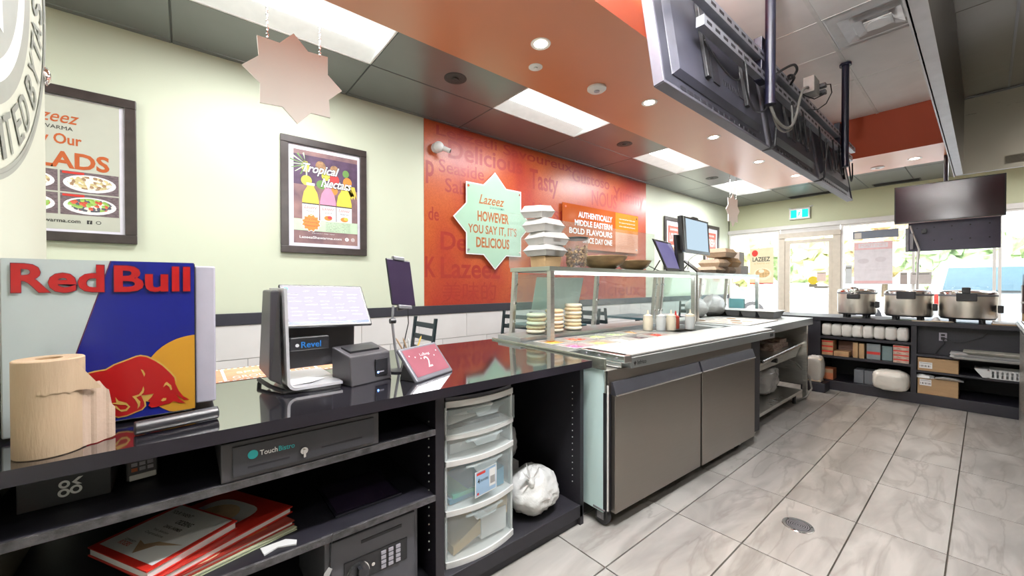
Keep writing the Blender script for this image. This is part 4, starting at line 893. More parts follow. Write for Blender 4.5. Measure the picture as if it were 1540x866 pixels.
for y0, y1, z0 in ((.035, .862, .075), (.884, 1.66, .072)):
    b = B(PT); b.box(.0, .026, y0, y1, z0, .650); d = b.build('door', SSV, t, bevel=.003)
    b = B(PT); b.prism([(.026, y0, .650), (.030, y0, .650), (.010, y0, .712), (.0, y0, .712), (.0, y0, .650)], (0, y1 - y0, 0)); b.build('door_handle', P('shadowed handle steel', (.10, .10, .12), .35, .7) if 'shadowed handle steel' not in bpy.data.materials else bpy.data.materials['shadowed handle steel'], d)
    b = B(PT); b.box(.026, .034, y0, y1, .648, .656); b.build('handle_lip', SSB, d, bevel=.002)
    b = B(PT); b.box(-.004, 0, y0 + .002, y1 - .002, z0 + .004, .65); b.build('door_gasket', BPL, d)
b = B(PT); b.box(-.012, .0, .863, .883, .08, .66); b.box(-.05, -.03, 1.67, 1.90, .05, .77); b.build('gap_strip', BLK, t)
b = B(PT); b.box(-.30, .030, .155, 2.03, .768, .822); b.build('nosing', SSW, t, bevel=.002)
b = B(PT); b.text('Infrico', (.0306, .205, .782), (0, .078, 0), (0, 0, .022), 0, bold=.02)
b.poly([(.0306, .172, .80), (.0306, .181, .784), (.0306, .190, .784), (.0306, .199, .80), (.0306, .192, .796), (.0306, .1855, .806), (.0306, .179, .796)]); b.poly([(.0306, .18, .782), (.0306, .191, .782), (.0306, .191, .780), (.0306, .18, .780)])
b.build('brand_lettering', INKK, t)
b = B(PT); b.box(.0304, .0312, 1.93, 1.99, .782, .808); b.build('badge', BPL, t)
b = B(PT); b.box(-.28, .012, .13, 2.03, .8225, .836); b.build('cutting_board', BOARD, t, bevel=.004)
b = B(PT); b.box(-.26, .03, .10, .16, .80, .836); b.box(-.26, .012, .098, .102, .775, .80)
b.build('board_bracket', SSB, t, bevel=.003)
b = B(PT)
for x in (-.22, -.13, -.02): b.cyl((x, .100, .818), (x, .094, .818), .007, n=10)
b.build('bolt', MGREY, t)
# top with wells
b = B(PT)
cols = [(.10 + .205 * k, .10 + .205 * k + .19) for k in range(5)]; rows = [(-.665, -.485), (-.465, -.295)]
z0, z1 = .79, .828
b.box(-.95, -.68, 0, 2.0, z0, z1); b.box(-.285, -.27, 0, 2.0, z0, z1); b.box(-.68, -.285, 0, .10, z0, z1); b.box(-.483, -.467, .1, 1.13, z0, z1 - .002)
for k in range(6):
    y = .10 + .205 * k; b.box(-.68, -.285, y - .015 if k else y - .001, y, z0, z1 - .002)
b.box(-.68, -.285, 1.14, 1.28, z0, z1); b.box(-.68, -.62, 1.28, 1.9, z0, z1); b.box(-.34, -.285, 1.28, 1.9, z0, z1); b.box(-.62, -.34, 1.86, 2.0, z0, z1); b.box(-.68, -.285, 1.28, 1.9, .60, .61, 0)
b.build('top', SSW, t, bevel=.002)
b = B(PT); b.box(-.955, .0, -.012, .0, .775, .832); b.build('end_rail', P('rail tinted with sage reflection', (.40, .42, .36), .25, .8), t, bevel=.002)  # green reflection of the surroundings put into the rail colour
b = B(PT); b.box(-.93, -.69, .02, 2.0, .8285, .856); b.build('rear_ledge', SSW, t, bevel=.003)
foods = [('orange shredded carrot', [(.75, .28, .04), (.82, .40, .08), (.6, .2, .03)]), ('pink pickled turnip', [(.6, .10, .22), (.7, .2, .32), (.5, .08, .15)]), ('sliced tomatoes', [(.6, .06, .03), (.7, .15, .07), (.75, .3, .2)]),
         ('orange rice', [(.8, .42, .12), (.85, .5, .2), (.7, .33, .08)]), ('chopped lettuce', [(.45, .6, .2), (.6, .7, .35), (.35, .5, .15)]), ('white sliced onions', [(.8, .78, .7), (.7, .6, .65), (.85, .85, .8)]),
         ('green cucumber slices', [(.4, .55, .25), (.6, .7, .45), (.25, .4, .15)]), ('dark olives', [(.08, .06, .07), (.15, .1, .1), (.05, .04, .05)]), ('brown chicken pieces', [(.45, .25, .1), (.55, .35, .16), (.3, .15, .06)]), ('red hot peppers', [(.5, .05, .03), (.4, .03, .02), (.6, .15, .05)])]
for ri, (xa, xb) in enumerate(rows):
    for ci, (ya, yb) in enumerate(cols):
        nm, cl = foods[(ci * 2 + ri) % 10]; ri2 = 'front' if ri else 'rear'
        pt = thing('food_pan', 'white rimmed pan of %s, %s pan from the near end, %s row' % (nm, ORD[ci], ri2), 'food pan', tuple(PT @ Vector(((xa + xb) / 2, (ya + yb) / 2, .74))), 'food pans in the prep table', rz=math.radians(-2.1))
        b = B(PT); w = .014; zt = .832
        for bx in ((xa, xb, ya, ya + w), (xa, xb, yb - w, yb), (xa, xa + w, ya + w, yb - w), (xb - w, xb, ya + w, yb - w)): b.box(*bx, zt - .004, zt)
        i0 = w; b.quad((xa + i0, ya + i0, zt), (xb - i0, ya + i0, zt), (xb - i0 - .01, ya + i0 + .01, .74), (xa + i0 + .01, ya + i0 + .01, .74)); b.quad((xa + i0, yb - i0, zt), (xb - i0, yb - i0, zt), (xb - i0 - .01, yb - i0 - .01, .74), (xa + i0 + .01, yb - i0 - .01, .74))
        b.quad((xa + i0, ya + i0, zt), (xa + i0, yb - i0, zt), (xa + i0 + .01, yb - i0 - .01, .74), (xa + i0 + .01, ya + i0 + .01, .74)); b.quad((xb - i0, ya + i0, zt), (xb - i0, yb - i0, zt), (xb - i0 - .01, yb - i0 - .01, .74), (xb - i0 - .01, ya + i0 + .01, .74))
        b.build('pan', P('white grey pan enamel', (.42, .42, .40), .35) if 'white grey pan enamel' not in bpy.data.materials else bpy.data.materials['white grey pan enamel'], pt)
        b = B(PT); n = 7; vs = []; fs = []; rr = random.Random(ci * 5 + ri)
        for i in range(n):
            for j in range(n): vs.append((xa + .018 + (xb - xa - .036) * i / (n - 1), ya + .018 + (yb - ya - .036) * j / (n - 1), .812 + rr.uniform(0, .012) + .008 * math.sin(math.pi * i / (n - 1)) * math.sin(math.pi * j / (n - 1))))
        for i in range(n - 1):
            for j in range(n - 1): fs.append((i * n + j, (i + 1) * n + j, (i + 1) * n + j + 1, i * n + j + 1))
        b.add(vs, fs); b.build('food', food_mat(nm, cl, 60), pt)
# casters
def caster(x, y, par, T=None, r=.042):
    b = B(T); b.cyl((x, y - .014, r + .001), (x, y + .014, r + .001), r, n=20); w = b.build('caster', BPL, par, smooth=True, bevel=.004)
    b = B(T); b.box(x - .02, x + .02, y - .022, y - .016, r - .01, .088); b.box(x - .02, x + .02, y + .016, y + .022, r - .01, .088); b.box(x - .035, x + .035, y - .035, y + .035, .084, .09); b.cyl((x, y - .024, r), (x, y + .024, r), .006, n=8); b.build('caster_fork', MGREY, par)
for (x, y) in ((-.045, .03), (-.05, 1.50), (-.8, .05), (-.8, 1.5)): caster(x, y, t, PT)
# ------------------------------------------------ sneeze guards
def guard(y0, y1, label, mids, front, zt=1.305, front_far=True):
    t = thing('sneeze_guard', label, 'sneeze guard', (1.98, (y0 + y1) / 2, .83))
    b = B(); b.box(1.775, 2.165, y0, y1, zt - .028, zt); b.build('top_shelf', SSW if y0 > 3 else P('grey green guard steel', (.42, .45, .40), .28, .85), t, bevel=.002)
    b = B(); b.box(1.80, 2.13, y0 + .04, y1 - .04, zt - .034, zt - .028); b.build('light_housing', WPL, t)
    b = B(); b.box(2.10, 2.15, y0 + .07, y1 - .07, zt - .05, zt - .034); b.build('light_tube', LED, t)
    area('guard_lamp', (2.12, (y0 + y1) / 2, zt - .055), .04, y1 - y0 - .2, .9, (.9, 1, 1))
    for y in front:
        b = B(); b.box(2.130, 2.165, y, y + .035, .832, zt - .028); b.build('front_post', SS, t, bevel=.002)
    for y in mids:
        b = B(); b.hexa([(1.752, y, .835), (1.785, y, .835), (1.785, y + .03, .835), (1.752, y + .03, .835)], [(1.79, y, zt - .028), (1.823, y, zt - .028), (1.823, y + .03, zt - .028), (1.79, y + .03, zt - .028)]); p_ = b.build('rear_post', SS, t, bevel=.002)
        b = B()
        for k in range(3): b.cyl((1.80 + .014 * k - .02, y + .015, .93 + .13 * k), (1.808 + .014 * k - .008, y + .015, .93 + .13 * k), .008, n=8)
        b.build('clamp_bolt', CHROME, p_)
    for a, c in zip(mids[:-1], mids[1:]):
        if c - a < .2: continue
        b = B(); b.hexa([(1.766, a + .034, .88), (1.771, a + .034, .88), (1.771, c - .004, .88), (1.766, c - .004, .88)], [(1.800, a + .034, 1.265), (1.805, a + .034, 1.265), (1.805, c - .004, 1.265), (1.800, c - .004, 1.265)]); b.build('glass_panel', ACRY, t)
    b = B(); b.hexa([(1.80, y0 + .012, .90), (2.125, y0 + .012, .90), (2.125, y0 + .016, .90), (1.80, y0 + .016, .90)], [(1.83, y0 + .012, 1.26), (2.125, y0 + .012, 1.26), (2.125, y0 + .016, 1.26), (1.83, y0 + .016, 1.26)]); b.build('end_glass', GLASS, t)
    return t
g1 = guard(1.755, 3.72, 'long sneeze guard over the prep table with shelf, glass panels and light tube', [1.76, 2.67, 3.60, 3.685], [1.765, 3.68])
for a, c in ((1.76, 2.17), (2.18, 3.62)):
    pass
b = B(); b.box(1.782, 1.788, 1.74, 3.62, 1.306, 1.69); b.build('upper_glass', ACRY, g1)
g2 = guard(3.73, 5.34, 'far sneeze guard over the steel work table with pulp boxes on top', [3.735, 4.50, 4.58, 5.30], [3.74, 5.30])
# items on the guard shelf
zs = 1.3055
def clam(name, cx, cy, z, w, d, h, mat, label, group, tilt=(0, 0), rz=0.0, openlid=0):
    t = thing(name, label, 'takeout box', (cx, cy, z), group)
    T = Matrix.Translation((cx, cy, z)) @ Matrix.Rotation(rz, 4, 'Z') @ Matrix.Rotation(tilt[0], 4, 'X') @ Matrix.Rotation(tilt[1], 4, 'Y')
    def ring_(f, zz): return [(-w / 2 * f, -d / 2 * f, zz), (w / 2 * f, -d / 2 * f, zz), (w / 2 * f, d / 2 * f, zz), (-w / 2 * f, d / 2 * f, zz)]
    b = B(T); b.hexa(ring_(.78, 0), ring_(.97, h * .48)); b.hexa(ring_(1.0, h * .48), ring_(1.0, h * .50)); b.build('base', mat, t, bevel=.004)
    b = B(T); b.hexa(ring_(1.0, h * .51), ring_(1.0, h * .53)); b.hexa(ring_(.97, h * .53), ring_(.74, h)); b.build('lid', mat, t, bevel=.006)
    b = B(T); b.box(w * .5 - .002, w * .5 + .012, -d * .12, d * .12, h * .47, h * .52); b.build('tab', mat, t)
b = B(); b.hexa([(1.90, 1.84, zs), (2.04, 1.84, zs), (2.04, 1.98, zs), (1.90, 1.98, zs)], [(1.90, 1.83, zs + .075), (2.05, 1.83, zs + .075), (2.05, 1.99, zs + .075), (1.90, 1.99, zs + .075)]); b.build('kraft_box', KRAFT, cat='box', label='brown kraft tub under the stack of white foam takeout boxes', bevel=.003)
gz = zs + .077
clam('foam_takeout_box', 1.975, 1.905, gz, .21, .235, .075, FOAM, 'white foam takeout box at the bottom of the stack on the guard', 'foam boxes stacked on the sneeze guard', rz=.1)
clam('foam_takeout_box', 1.98, 1.915, gz + .076, .20, .25, .085, FOAM, 'white foam takeout box second from the bottom of the stack', 'foam boxes stacked on the sneeze guard', rz=-.05)
clam('foam_takeout_box', 1.975, 1.89, gz + .162, .20, .235, .088, FOAM, 'grey shaded foam takeout box second from the top of the stack', 'foam boxes stacked on the sneeze guard', rz=.15)
clam('foam_takeout_box', 1.96, 1.85, gz + .262, .17, .19, .08, FOAM, 'tilted white foam takeout box on top of the stack', 'foam boxes stacked on the sneeze guard', tilt=(.14, .05), rz=.3)
t = thing('deli_container', 'tall clear plastic container half full of dark brown dried chunks', 'container', (2.06, 2.14, zs))
cx, cy = 2.06, 2.13
b = B(); b.lathe((cx, cy, zs), [(0, .001), (.066, .001), (.070, .01), (.078, .17), (.080, .172), (.080, .20), (.083, .205)], 36); b.build('tub', GL('deli plastic', (.93, .93, .95), .05, haze=.10, hcol=(.9, .9, .95)), t, smooth=True)
b = B(); b.lathe((cx, cy, zs), [(0, .200), (.078, .200), (.079, .208), (.086, .209), (.086, .2135), (0, .2135)], 36); b.build('lid', P('dark green grey lid', (.06, .08, .075), .3), t, smooth=True)
b = B(); rr = random.Random(5)
for k in range(150):
    a = rr.uniform(0, 6.28); q = math.sqrt(rr.random()) * .06; z = rr.uniform(.01, .135 + .02 * math.cos(a)); s_ = rr.uniform(.008, .015)
    if k < 90: q = .056 + .008 * rr.random()
    R_ = Matrix.Translation((cx + q * math.cos(a), cy + q * math.sin(a), zs + z)) @ Matrix.Rotation(rr.uniform(0, 3), 4, 'X') @ Matrix.Rotation(rr.uniform(0, 3), 4, 'Z')
    b.T = R_; b.box(-s_, s_, -s_ * .7, s_ * .7, -s_ * .5, s_ * .5)
o = b.build('dried_chunks', SPICE, t); o['kind'] = 'stuff'
def bowl(cx, cy, r, h, label, flat=.35):
    t = thing('wooden_bowl', label, 'bowl', (cx, cy, zs), 'wooden bowls on the sneeze guard')
    b = B(); b.lathe((cx, cy, zs), [(0, .001), (r * .45, .001), (r * .78, h * .38), (r, h), (r * .985, h + .004), (r * .965, h), (r * .74, h * .42), (r * .4, .012), (0, .012)], 44, sx=1.0, sy=1.0); b.build('bowl', WOOD, t, smooth=True, angle=60)
bowl(2.00, 2.52, .18, .098, 'large carved wooden bowl right of the clear container')
bowl(2.00, 2.93, .145, .080, 'smaller shallow wooden bowl behind the large one')
b = B(); b.lathe((1.97, 2.55, zs + .06), [(.09, 0), (.085, .03), (.05, .05), (0, .055)], 24); b.build('mint_lid', MINTP, cat='lid', label='pale mint dome lid peeking out of the large wooden bowl', smooth=True)
def stand_tab(name, p0, p1, p2, label, scr, th=.012, foot=None, body=BPL):
    t = thing(name, label, 'tablet', tuple(Vector(p0)))
    T, W_, H_ = panel_T(p0, p1, p2)
    b = B(T); b.box(0, W_, 0, H_, -th, 0); b.build('housing', body, t, bevel=.005)
    b = B(T); b.box(W_ * .07, W_ - W_ * .06, H_ * .09, H_ - H_ * .07, 0, .0012); b.build('screen', scr, t)
    if foot: b = B(); b.tube(foot, .006); b.build('stand_leg', BPL, t)
    return t
stand_tab('ordering_tablet', (2.13, 3.245, zs + .006), (2.06, 3.68, zs + .004), (2.06, 3.13, zs + .285), 'large leaning black tablet with purple screen on the guard shelf', SCREEN3, foot=[(2.03, 3.3, zs + .10), (1.93, 3.36, zs + .008), (1.93, 3.55, zs + .008)])
b = B(); b.tube([(2.0, 3.05, zs + .01), (2.02, 3.12, zs + .05), (2.05, 3.2, zs + .015), (2.03, 3.3, zs + .006), (2.1, 3.35, zs + .006)], .004); b.build('charging_cable', WIRE, cat='cable', label='thin black cable looping beside the large leaning tablet', smooth=True)
t = thing('kitchen_monitor', 'upright monitor with pale blue screen on a black arm above the guard', 'monitor', (2.06, 3.85, zs))
T, W_, H_ = panel_T((2.10, 3.632, 1.497), (2.10, 4.155, 1.487), (2.08, 3.630, 1.842))
b = B(T); b.box(0, W_, 0, H_, -.035, 0); hs_ = b.build('housing', P('silver monitor bezel', (.40, .47, .52), .3, .3), t, bevel=.004)
b = B(T); b.box(.04, W_ - .035, .03, H_ - .02, 0, .001); b.build('screen', SCREEN2, hs_)
b = B(T); b.box(W_ - .03, W_ - .004, .03, H_ - .03, .0, .0015); b.box(-.03, .004, .02, H_, -.045, -.004); b.box(.0, W_, H_ - .012, H_ - .004, 0, .001); b.build('bezel_strip', BPL, hs_)
b = B(T); b.box(W_ * .4, W_ * .6, H_, H_ + .018, -.03, -.005); b.build('camera', BPL, hs_, bevel=.002)
b = B(); b.hexa([(2.03, 3.58, zs), (2.07, 3.58, zs), (2.07, 3.68, zs), (2.03, 3.68, zs)], [(2.02, 3.55, 1.66), (2.05, 3.55, 1.66), (2.06, 3.64, 1.66), (2.03, 3.64, 1.66)]); b.box(1.98, 2.10, 3.55, 3.72, zs, zs + .012); b.build('arm', BPL, t, bevel=.004)
b = B(); b.tube([(2.09, 3.9, 1.49), (2.09, 3.8, 1.46), (2.1, 3.7, 1.42), (2.11, 3.66, 1.33)], .003); b.build('cable', WIRE, t, smooth=True)
stand_tab('payment_terminal', (2.12, 3.84, zs + .006), (2.07, 4.05, zs + .004), (2.06, 3.64, zs + .125), 'small slanted payment terminal in front of the monitor arm', P('terminal keys grey', (.10, .10, .11), .4), foot=[(2.04, 3.78, zs + .07), (2.04, 3.68, zs + .006)])
kg = 'kraft and pulp boxes stacked on the far guard'
clam('pulp_takeout_box', 2.03, 4.32, zs, .23, .23, .07, KRAFTL, 'pale pulp takeout box, bottom left of the far guard stack', kg)
clam('pulp_takeout_box', 2.03, 4.62, zs, .23, .26, .075, KRAFTL, 'pale pulp takeout box at the bottom middle of the far guard stack', kg, rz=.08)
clam('pulp_takeout_box', 2.02, 4.44, zs + .072, .24, .25, .08, KRAFTL, 'pulp takeout box in the second layer, left', kg, rz=-.06)
clam('pulp_takeout_box', 2.03, 4.72, zs + .077, .24, .25, .10, KRAFT, 'darker brown takeout box in the second layer, right', kg)
clam('pulp_takeout_box', 2.02, 4.60, zs + .182, .24, .34, .095, KRAFTL, 'wide pulp takeout box on top of the far guard stack', kg, rz=.05)
b = B(); b.box(1.93, 2.12, 4.90, 5.12, zs, zs + .10); b.box(1.95, 2.1, 4.91, 5.05, zs + .101, zs + .26); b.build('white_carton', P('white carton', (.68, .66, .64), .6), cat='carton', label='stacked white cartons right of the pulp boxes on the far guard', bevel=.004)
# flatbread stacks
def breads(cx, cy, n, r, hh, label_n, mat):
    for k in range(n):
        t = B(); rr = random.Random(k + n * 10); ox, oy = rr.uniform(-.005, .005), rr.uniform(-.005, .005)
        t.lathe((cx + ox, cy + oy, .8575 + k * hh), [(0, .001), (r * .9, .001), (r, hh * .3), (r * 1.02, hh * .5), (r * .97, hh * .8), (r * .85, hh - .001), (0, hh - .001)], 24)
        lev = 'bottom' if k == 0 else ('top' if k == n - 1 else ORD[k] + ' from the bottom')
        t.build('flatbread', mat if k % 2 == 0 else BREAD, cat='bread', label='wrapped round flatbread, %s of the %s stack' % (lev, label_n), group='wrapped flatbreads under the sneeze guard', smooth=True)
breads(1.945, 1.845, 5, .066, .0275, 'nearest', BREADP)
breads(1.965, 2.005, 6, .064, .0265, 'middle', BREADP)
breads(1.965, 2.20, 7, .064, .0275, 'tallest, farthest', BREADP)
# squeeze bottles
def bottle(x, y, body, cap, label, h=.105, r=.037):
    t = thing('squeeze_bottle', label, 'bottle', (x, y, .829), 'squeeze bottles on the prep table')
    b = B(); b.lathe((x, y, .829), [(0, 0.001), (r * .95, .001), (r, .008), (r, h * .85), (r * .92, h)], 24); b.build('body', body, t, smooth=True)
    b = B(); b.lathe((x, y, .829), [(r * .95, h - .002), (r * .95, h + .012), (r * .5, h + .018), (.008, h + .024), (.004, h + .055), (0, h + .055)], 20); b.build('nozzle', cap, t, smooth=True)
SQ = P('cream sauce bottle', (.72, .66, .52), .3); SQC = P('clear grey bottle', (.55, .58, .58), .25)
bottle(2.22, 2.79, SQ, SQ, 'cream squeeze bottle farthest left by the guard'); bottle(2.29, 2.86, SQC, SQC, 'clear squeeze bottle second from left')
bottle(2.33, 2.94, SQ, SQ, 'cream squeeze bottle in the middle of the bottles'); bottle(2.30, 3.07, P('dark red bottle', (.3, .05, .03), .35), P('red nozzle', (.5, .03, .02), .35), 'squeeze bottle with red nozzle behind the cream bottle', h=.09, r=.03)
bottle(2.395, 3.12, SQC, SQ, 'pale translucent squeeze bottle at the right end')
for o in [o for o in bpy.data.objects if o.name.startswith('squeeze_bottle') and o.type == 'EMPTY']: pass
# white sheet behind the guard glass
b = B(); b.hexa([(1.772, 1.96, 1.0), (1.774, 1.96, 1.0), (1.774, 2.47, .99), (1.772, 2.47, .99)], [(1.787, 2.0, 1.245), (1.789, 2.0, 1.245), (1.789, 2.53, 1.245), (1.787, 2.53, 1.245)]); b.build('notice_sheet', P('pale mint paper sheet', (.80, .88, .86), .6), cat='notice', label='blank pale sheet hanging behind the guard glass above the flatbreads')
# ------------------------------------------------ steel work table
t = thing('work_table', 'stainless steel work table with open shelves right of the prep table', 'table', (2.3, 4.3, 0))
b = B(); b.box(1.80, 2.745, 3.62, 5.12, .795, .832); b.box(2.72, 2.745, 3.62, 5.12, .765, .80); b.build('worktop', SSW, t, bevel=.002)
for (x, y) in ((2.705, 3.475), (2.70, 4.93), (1.9, 3.5), (1.9, 4.93)):
    b = B(); b.box(x, x + .038, y, y + .038, .0, .795 if y > 4 else .762); b.build('leg', SS, t, bevel=.002)
b = B(); b.box(2.0, 2.752, 3.52, 4.72, .112, .14); b.build('bottom_shelf', SS, t, bevel=.002)
b = B(); b.cyl((2.70, 4.66, 0), (2.70, 4.66, .112), .016, n=12); b.cyl((2.70, 3.6, 0), (2.70, 3.6, .112), .016, n=12); b.build('shelf_foot', BPL, t)
b = B(); b.box(1.86, 2.70, 4.97, 4.99, .14, .79); b.box(1.86, 1.88, 3.5, 4.97, .14, .79); b.build('back_panel', SS, t)
b = B(); b.hexa([(2.2, 3.51, .545), (2.775, 3.51, .545), (2.69, 4.96, .545), (2.2, 4.96, .545)], [(2.2, 3.51, .56), (2.775, 3.51, .56), (2.69, 4.96, .56), (2.2, 4.96, .56)]); b.build('middle_shelf', SS, t, bevel=.001)
b = B(); b.cyl((2.79, 3.50, .578), (2.70, 5.02, .578), .013, n=12); b.build('front_rail', SSB, t, smooth=True)
b = B(); b.hexa([(2.64, 3.52, .43), (2.66, 3.52, .43), (2.64, 4.94, .43), (2.62, 4.94, .43)], [(2.66, 3.52, .545), (2.74, 3.52, .545), (2.68, 4.94, .545), (2.64, 4.94, .545)]); cp = b.build('control_panel', SS, t)
b = B(); b.cyl((2.68, 4.07, .505), (2.725, 4.07, .505), .021, n=18); b.build('knob', BPL, cp, smooth=True)
b = B(); b.tube([(2.58, 4.70, .45), (2.66, 4.90, .36), (2.74, 5.02, .22), (2.76, 5.02, .10), (2.74, 4.92, .03), (2.70, 4.78, .008), (2.62, 4.6, .008), (2.4, 4.3, .008)], .009); b.build('gas_hose', GWIRE, cat='hose', label='grey hose looping down to the floor behind the work table', smooth=True)
t = thing('wrapped_foam_stack', 'stack of white foam trays in clear plastic on the lower table shelf', 'packaged trays', (2.45, 4.25, .14))
b = B(); b.box(2.38, 2.60, 4.20, 4.40, .143, .37); b.build('foam_trays', FOAM, t, bevel=.02)
b = B(); b.blob((2.42, 4.28, .27), (.23, .26, .14), 44, 28, amp=.06, seed=3, flat=.1415, pw=.7, cr=.12, fq=3); b.build('plastic_wrap', FILM, t, smooth=True)
for k, (y, c) in enumerate([(3.66, BRONZE), (3.76, BRONZE), (3.86, KRAFT)]):
    x = 2.60 + .0 * k; t = thing('spice_jar', '%s small brown spice jar from the left on the middle table shelf' % ORD[k], 'jar', (x, y, .56), 'spice jars on the work table')
    b = B(); b.lathe((x, y, .5605), [(0, 0), (.022, 0), (.022, .085), (.018, .09)], 16); b.build('body', food_mat('spice %d' % k, [(.3, .16, .06), (.45, .28, .12), (.2, .1, .04)], 80), t, smooth=True)
    b = B(); b.lathe((x, y, .5605), [(.02, .09), (.023, .091), (.023, .115), (0, .115)], 16); b.build('lid', WPL, t, smooth=True)
RBX = P('red and cream printed carton', (.45, .24, .17), .5, var=.5, scale=30, stretch=(1, 1, 6), hue2=(.75, .6, .5)); OBX = P('orange brown carton', (.50, .29, .15), .6, var=.25, scale=14); GBX = P('grey green carton', (.24, .28, .29), .6, var=.15)
def carton(x0, x1, y0, y1, z0, z1, mat, label, group, cat='box', name='carton', print_=None):
    t = thing(name, label, cat, ((x0 + x1) / 2, (y0 + y1) / 2, z0), group)
    b = B(); b.box(x0, x1, y0, y1, z0, z1); b.build('carton_body', mat, t, bevel=.002)
    b = B(); b.box(x0 + .001, x1 - .001, y0 - .0008, y0, z0 + (z1 - z0) * .62, z1 - .004) if print_ else None
    if print_: b.build('printed_band', print_, t)
k = 0
for (x0, x1, y0, y1, z0, z1, nm) in [(2.48, 2.66, 4.20, 4.42, .561, .592, 'bottom left'), (2.48, 2.65, 4.21, 4.41, .593, .624, 'upper left'), (2.46, 2.63, 4.50, 4.72, .561, .600, 'bottom right'), (2.46, 2.62, 4.51, 4.70, .601, .64, 'upper right')]:
    carton(x0, x1, y0, y1, z0, z1, RBX, 'red and cream carton, %s of the group on the middle table shelf' % nm, 'cartons on the middle table shelf')
# sheet pan liner / wells on the work table
t = thing('steam_well_tray', 'long white lined tray with round wells on the work table', 'tray', (2.3, 4.25, .832))
b = B(); b.box(2.02, 2.62, 3.72, 4.45, .8325, .84); b.build('tray', P('white liner paper', (.74, .73, .70), .5, bump=.3, bscale=20), t, bevel=.002)
b = B(); rr = random.Random(2)
for q in range(10): b.lathe((2.14 + .12 * (q % 4) + rr.uniform(-.02, .02), 3.82 + .22 * (q // 4), .8405), [(0, .001), (.035, .001), (.04, .004), (.045, 0)], 14, m=q % 3 and 1 or 0)
o = b.build('spots', [P('brown food residue', (.40, .28, .18), .6), P('pale food residue', (.62, .58, .52), .5)], t); o['kind'] = 'stuff'
t = thing('utensil_tray', 'grey long compartment tray at the far end of the work table', 'tray', (2.25, 4.9, .8325))
for q in range(4):
    x0 = 1.86 + .165 * q; b = B(); b.hexa([(x0 + .02, 4.72, .833), (x0 + .14, 4.72, .833), (x0 + .14, 4.98, .833), (x0 + .02, 4.98, .833)], [(x0, 4.68, .90), (x0 + .16, 4.68, .90), (x0 + .16, 5.02, .90), (x0, 5.02, .90)]); b.build('compartment', P('grey tray plastic', (.33, .33, .33), .4) if q == 0 else bpy.data.materials['grey tray plastic'], t, bevel=.004)
b = B(); b.box(1.85, 2.53, 4.66, 5.04, .901, .908); b.build('rim', WPL, t, bevel=.002)
for (x, y, r, nm) in ((1.90, 4.28, .13, 'left white sack behind the far guard glass'), (1.93, 4.62, .15, 'larger white sack right of the other, behind the guard glass')):
    b = B(); b.blob((x, y, .833 + r * .75), (r * .75, r * 1.25, r * .8), 36, 22, amp=.08, cr=.08, seed=int(y * 10), flat=.833); b.build('white_sack', BAGW, cat='sack', label=nm, smooth=True)
b = B(); b.box(2.0, 2.12, 5.08, 5.11, .833, .834); b.box(1.93, 2.09, 4.86 + .2, 5.11, .8325, 1.02); b.build('teal_box', P('teal card box', (.18, .45, .48), .5), cat='box', label='teal box at the far end of the steel work table', bevel=.003)
# wrapped flatbread pack on a crate near the corner
b = B(); b.box(2.58, 2.80, 5.36, 5.56, .0, .10); b.build('black_crate', BLK2, cat='crate', label='low black crate on the floor in the counter corner', bevel=.004)
t = thing('wrapped_bread_pack', 'tall plastic wrapped pack of flatbread standing on the corner crate', 'bread', (2.69, 5.45, .10))
for q in range(9):
    b = B(); b.box(2.62, 2.755, 5.40, 5.52, .102 + .029 * q, .127 + .029 * q); b.build('bread_slice', BREAD if q % 2 else P('pale bread', (.75, .62, .45), .8), t, bevel=.006)
b = B(); b.blob((2.69, 5.46, .24), (.085, .075, .145), 20, 14, amp=.06, seed=8, pw=.55, flat=.1015); b.build('plastic_wrap', FILM, t, smooth=True)
# ------------------------------------------------ far shelving counter
Y = 5.60
fc = thing('shelving_counter', 'long black low counter with open shelves under the rice pots', 'counter', (3.8, 5.85, 0))
b = B(); b.box(1.9, RX, Y - .01, 6.2, .775, .818, 0); b.build('worktop', BLK2, fc, bevel=.003)
b = B(); b.box(1.9, RX, Y, 5.64, 0, .104); b.box(1.9, RX, 5.64, 6.15, .085, .104); b.build('plinth', BLK2, fc, bevel=.002)
for q in ((1.9, 2.69, Y, Y + .02), (3.438, 3.477, Y, 6.15), (2.69, 2.706, Y, 6.15)):
    b = B(); b.box(*q, .104, .775); b.build('upright_panel', BLK2, fc)
b = B(); b.box(1.9, RX, 6.13, 6.15, 0, .775); b.build('back_panel', BLK, fc)
for z in (.575, .358): 
    b = B(); b.box(2.706, 3.438, Y + .004, 6.13, z, z + .026); b.build('shelf', BLK2, fc, bevel=.001)
for z in (.474, .314):
    b = B(); b.box(3.477, RX, Y + .004, 6.13, z, z + .02); b.build('shelf', BLK2, fc, bevel=.001)
b = B(); b.box(3.477, RX, 5.72, 5.73, .494, .775); b.build('upper_back_panel', BLK2, fc)
t = thing('power_outlet', 'grey power outlet with black plug on the far black counter', 'outlet', (3.65, 5.715, .64))
b = B(); b.box(3.622, 3.676, 5.712, 5.7195, .632, .712); pl = b.build('cover_plate', LGREY, t, bevel=.003)
b = B(); b.box(3.636, 3.662, 5.709, 5.7125, .68, .70); b.box(3.636, 3.662, 5.69, 5.7125, .645, .672); b.build('plug', BPL, t, bevel=.002)
b = B(); b.tube([(3.65, 5.69, .655), (3.66, 5.675, .61), (3.63, 5.68, .56), (3.60, 5.69, .50)], .004); b.tube([(3.66, 5.69, .665), (3.72, 5.67, .63), (3.80, 5.68, .64), (3.9, 5.70, .70), (3.93, 5.705, .74)], .004); b.build('plug_cable', WIRE, t, smooth=True)
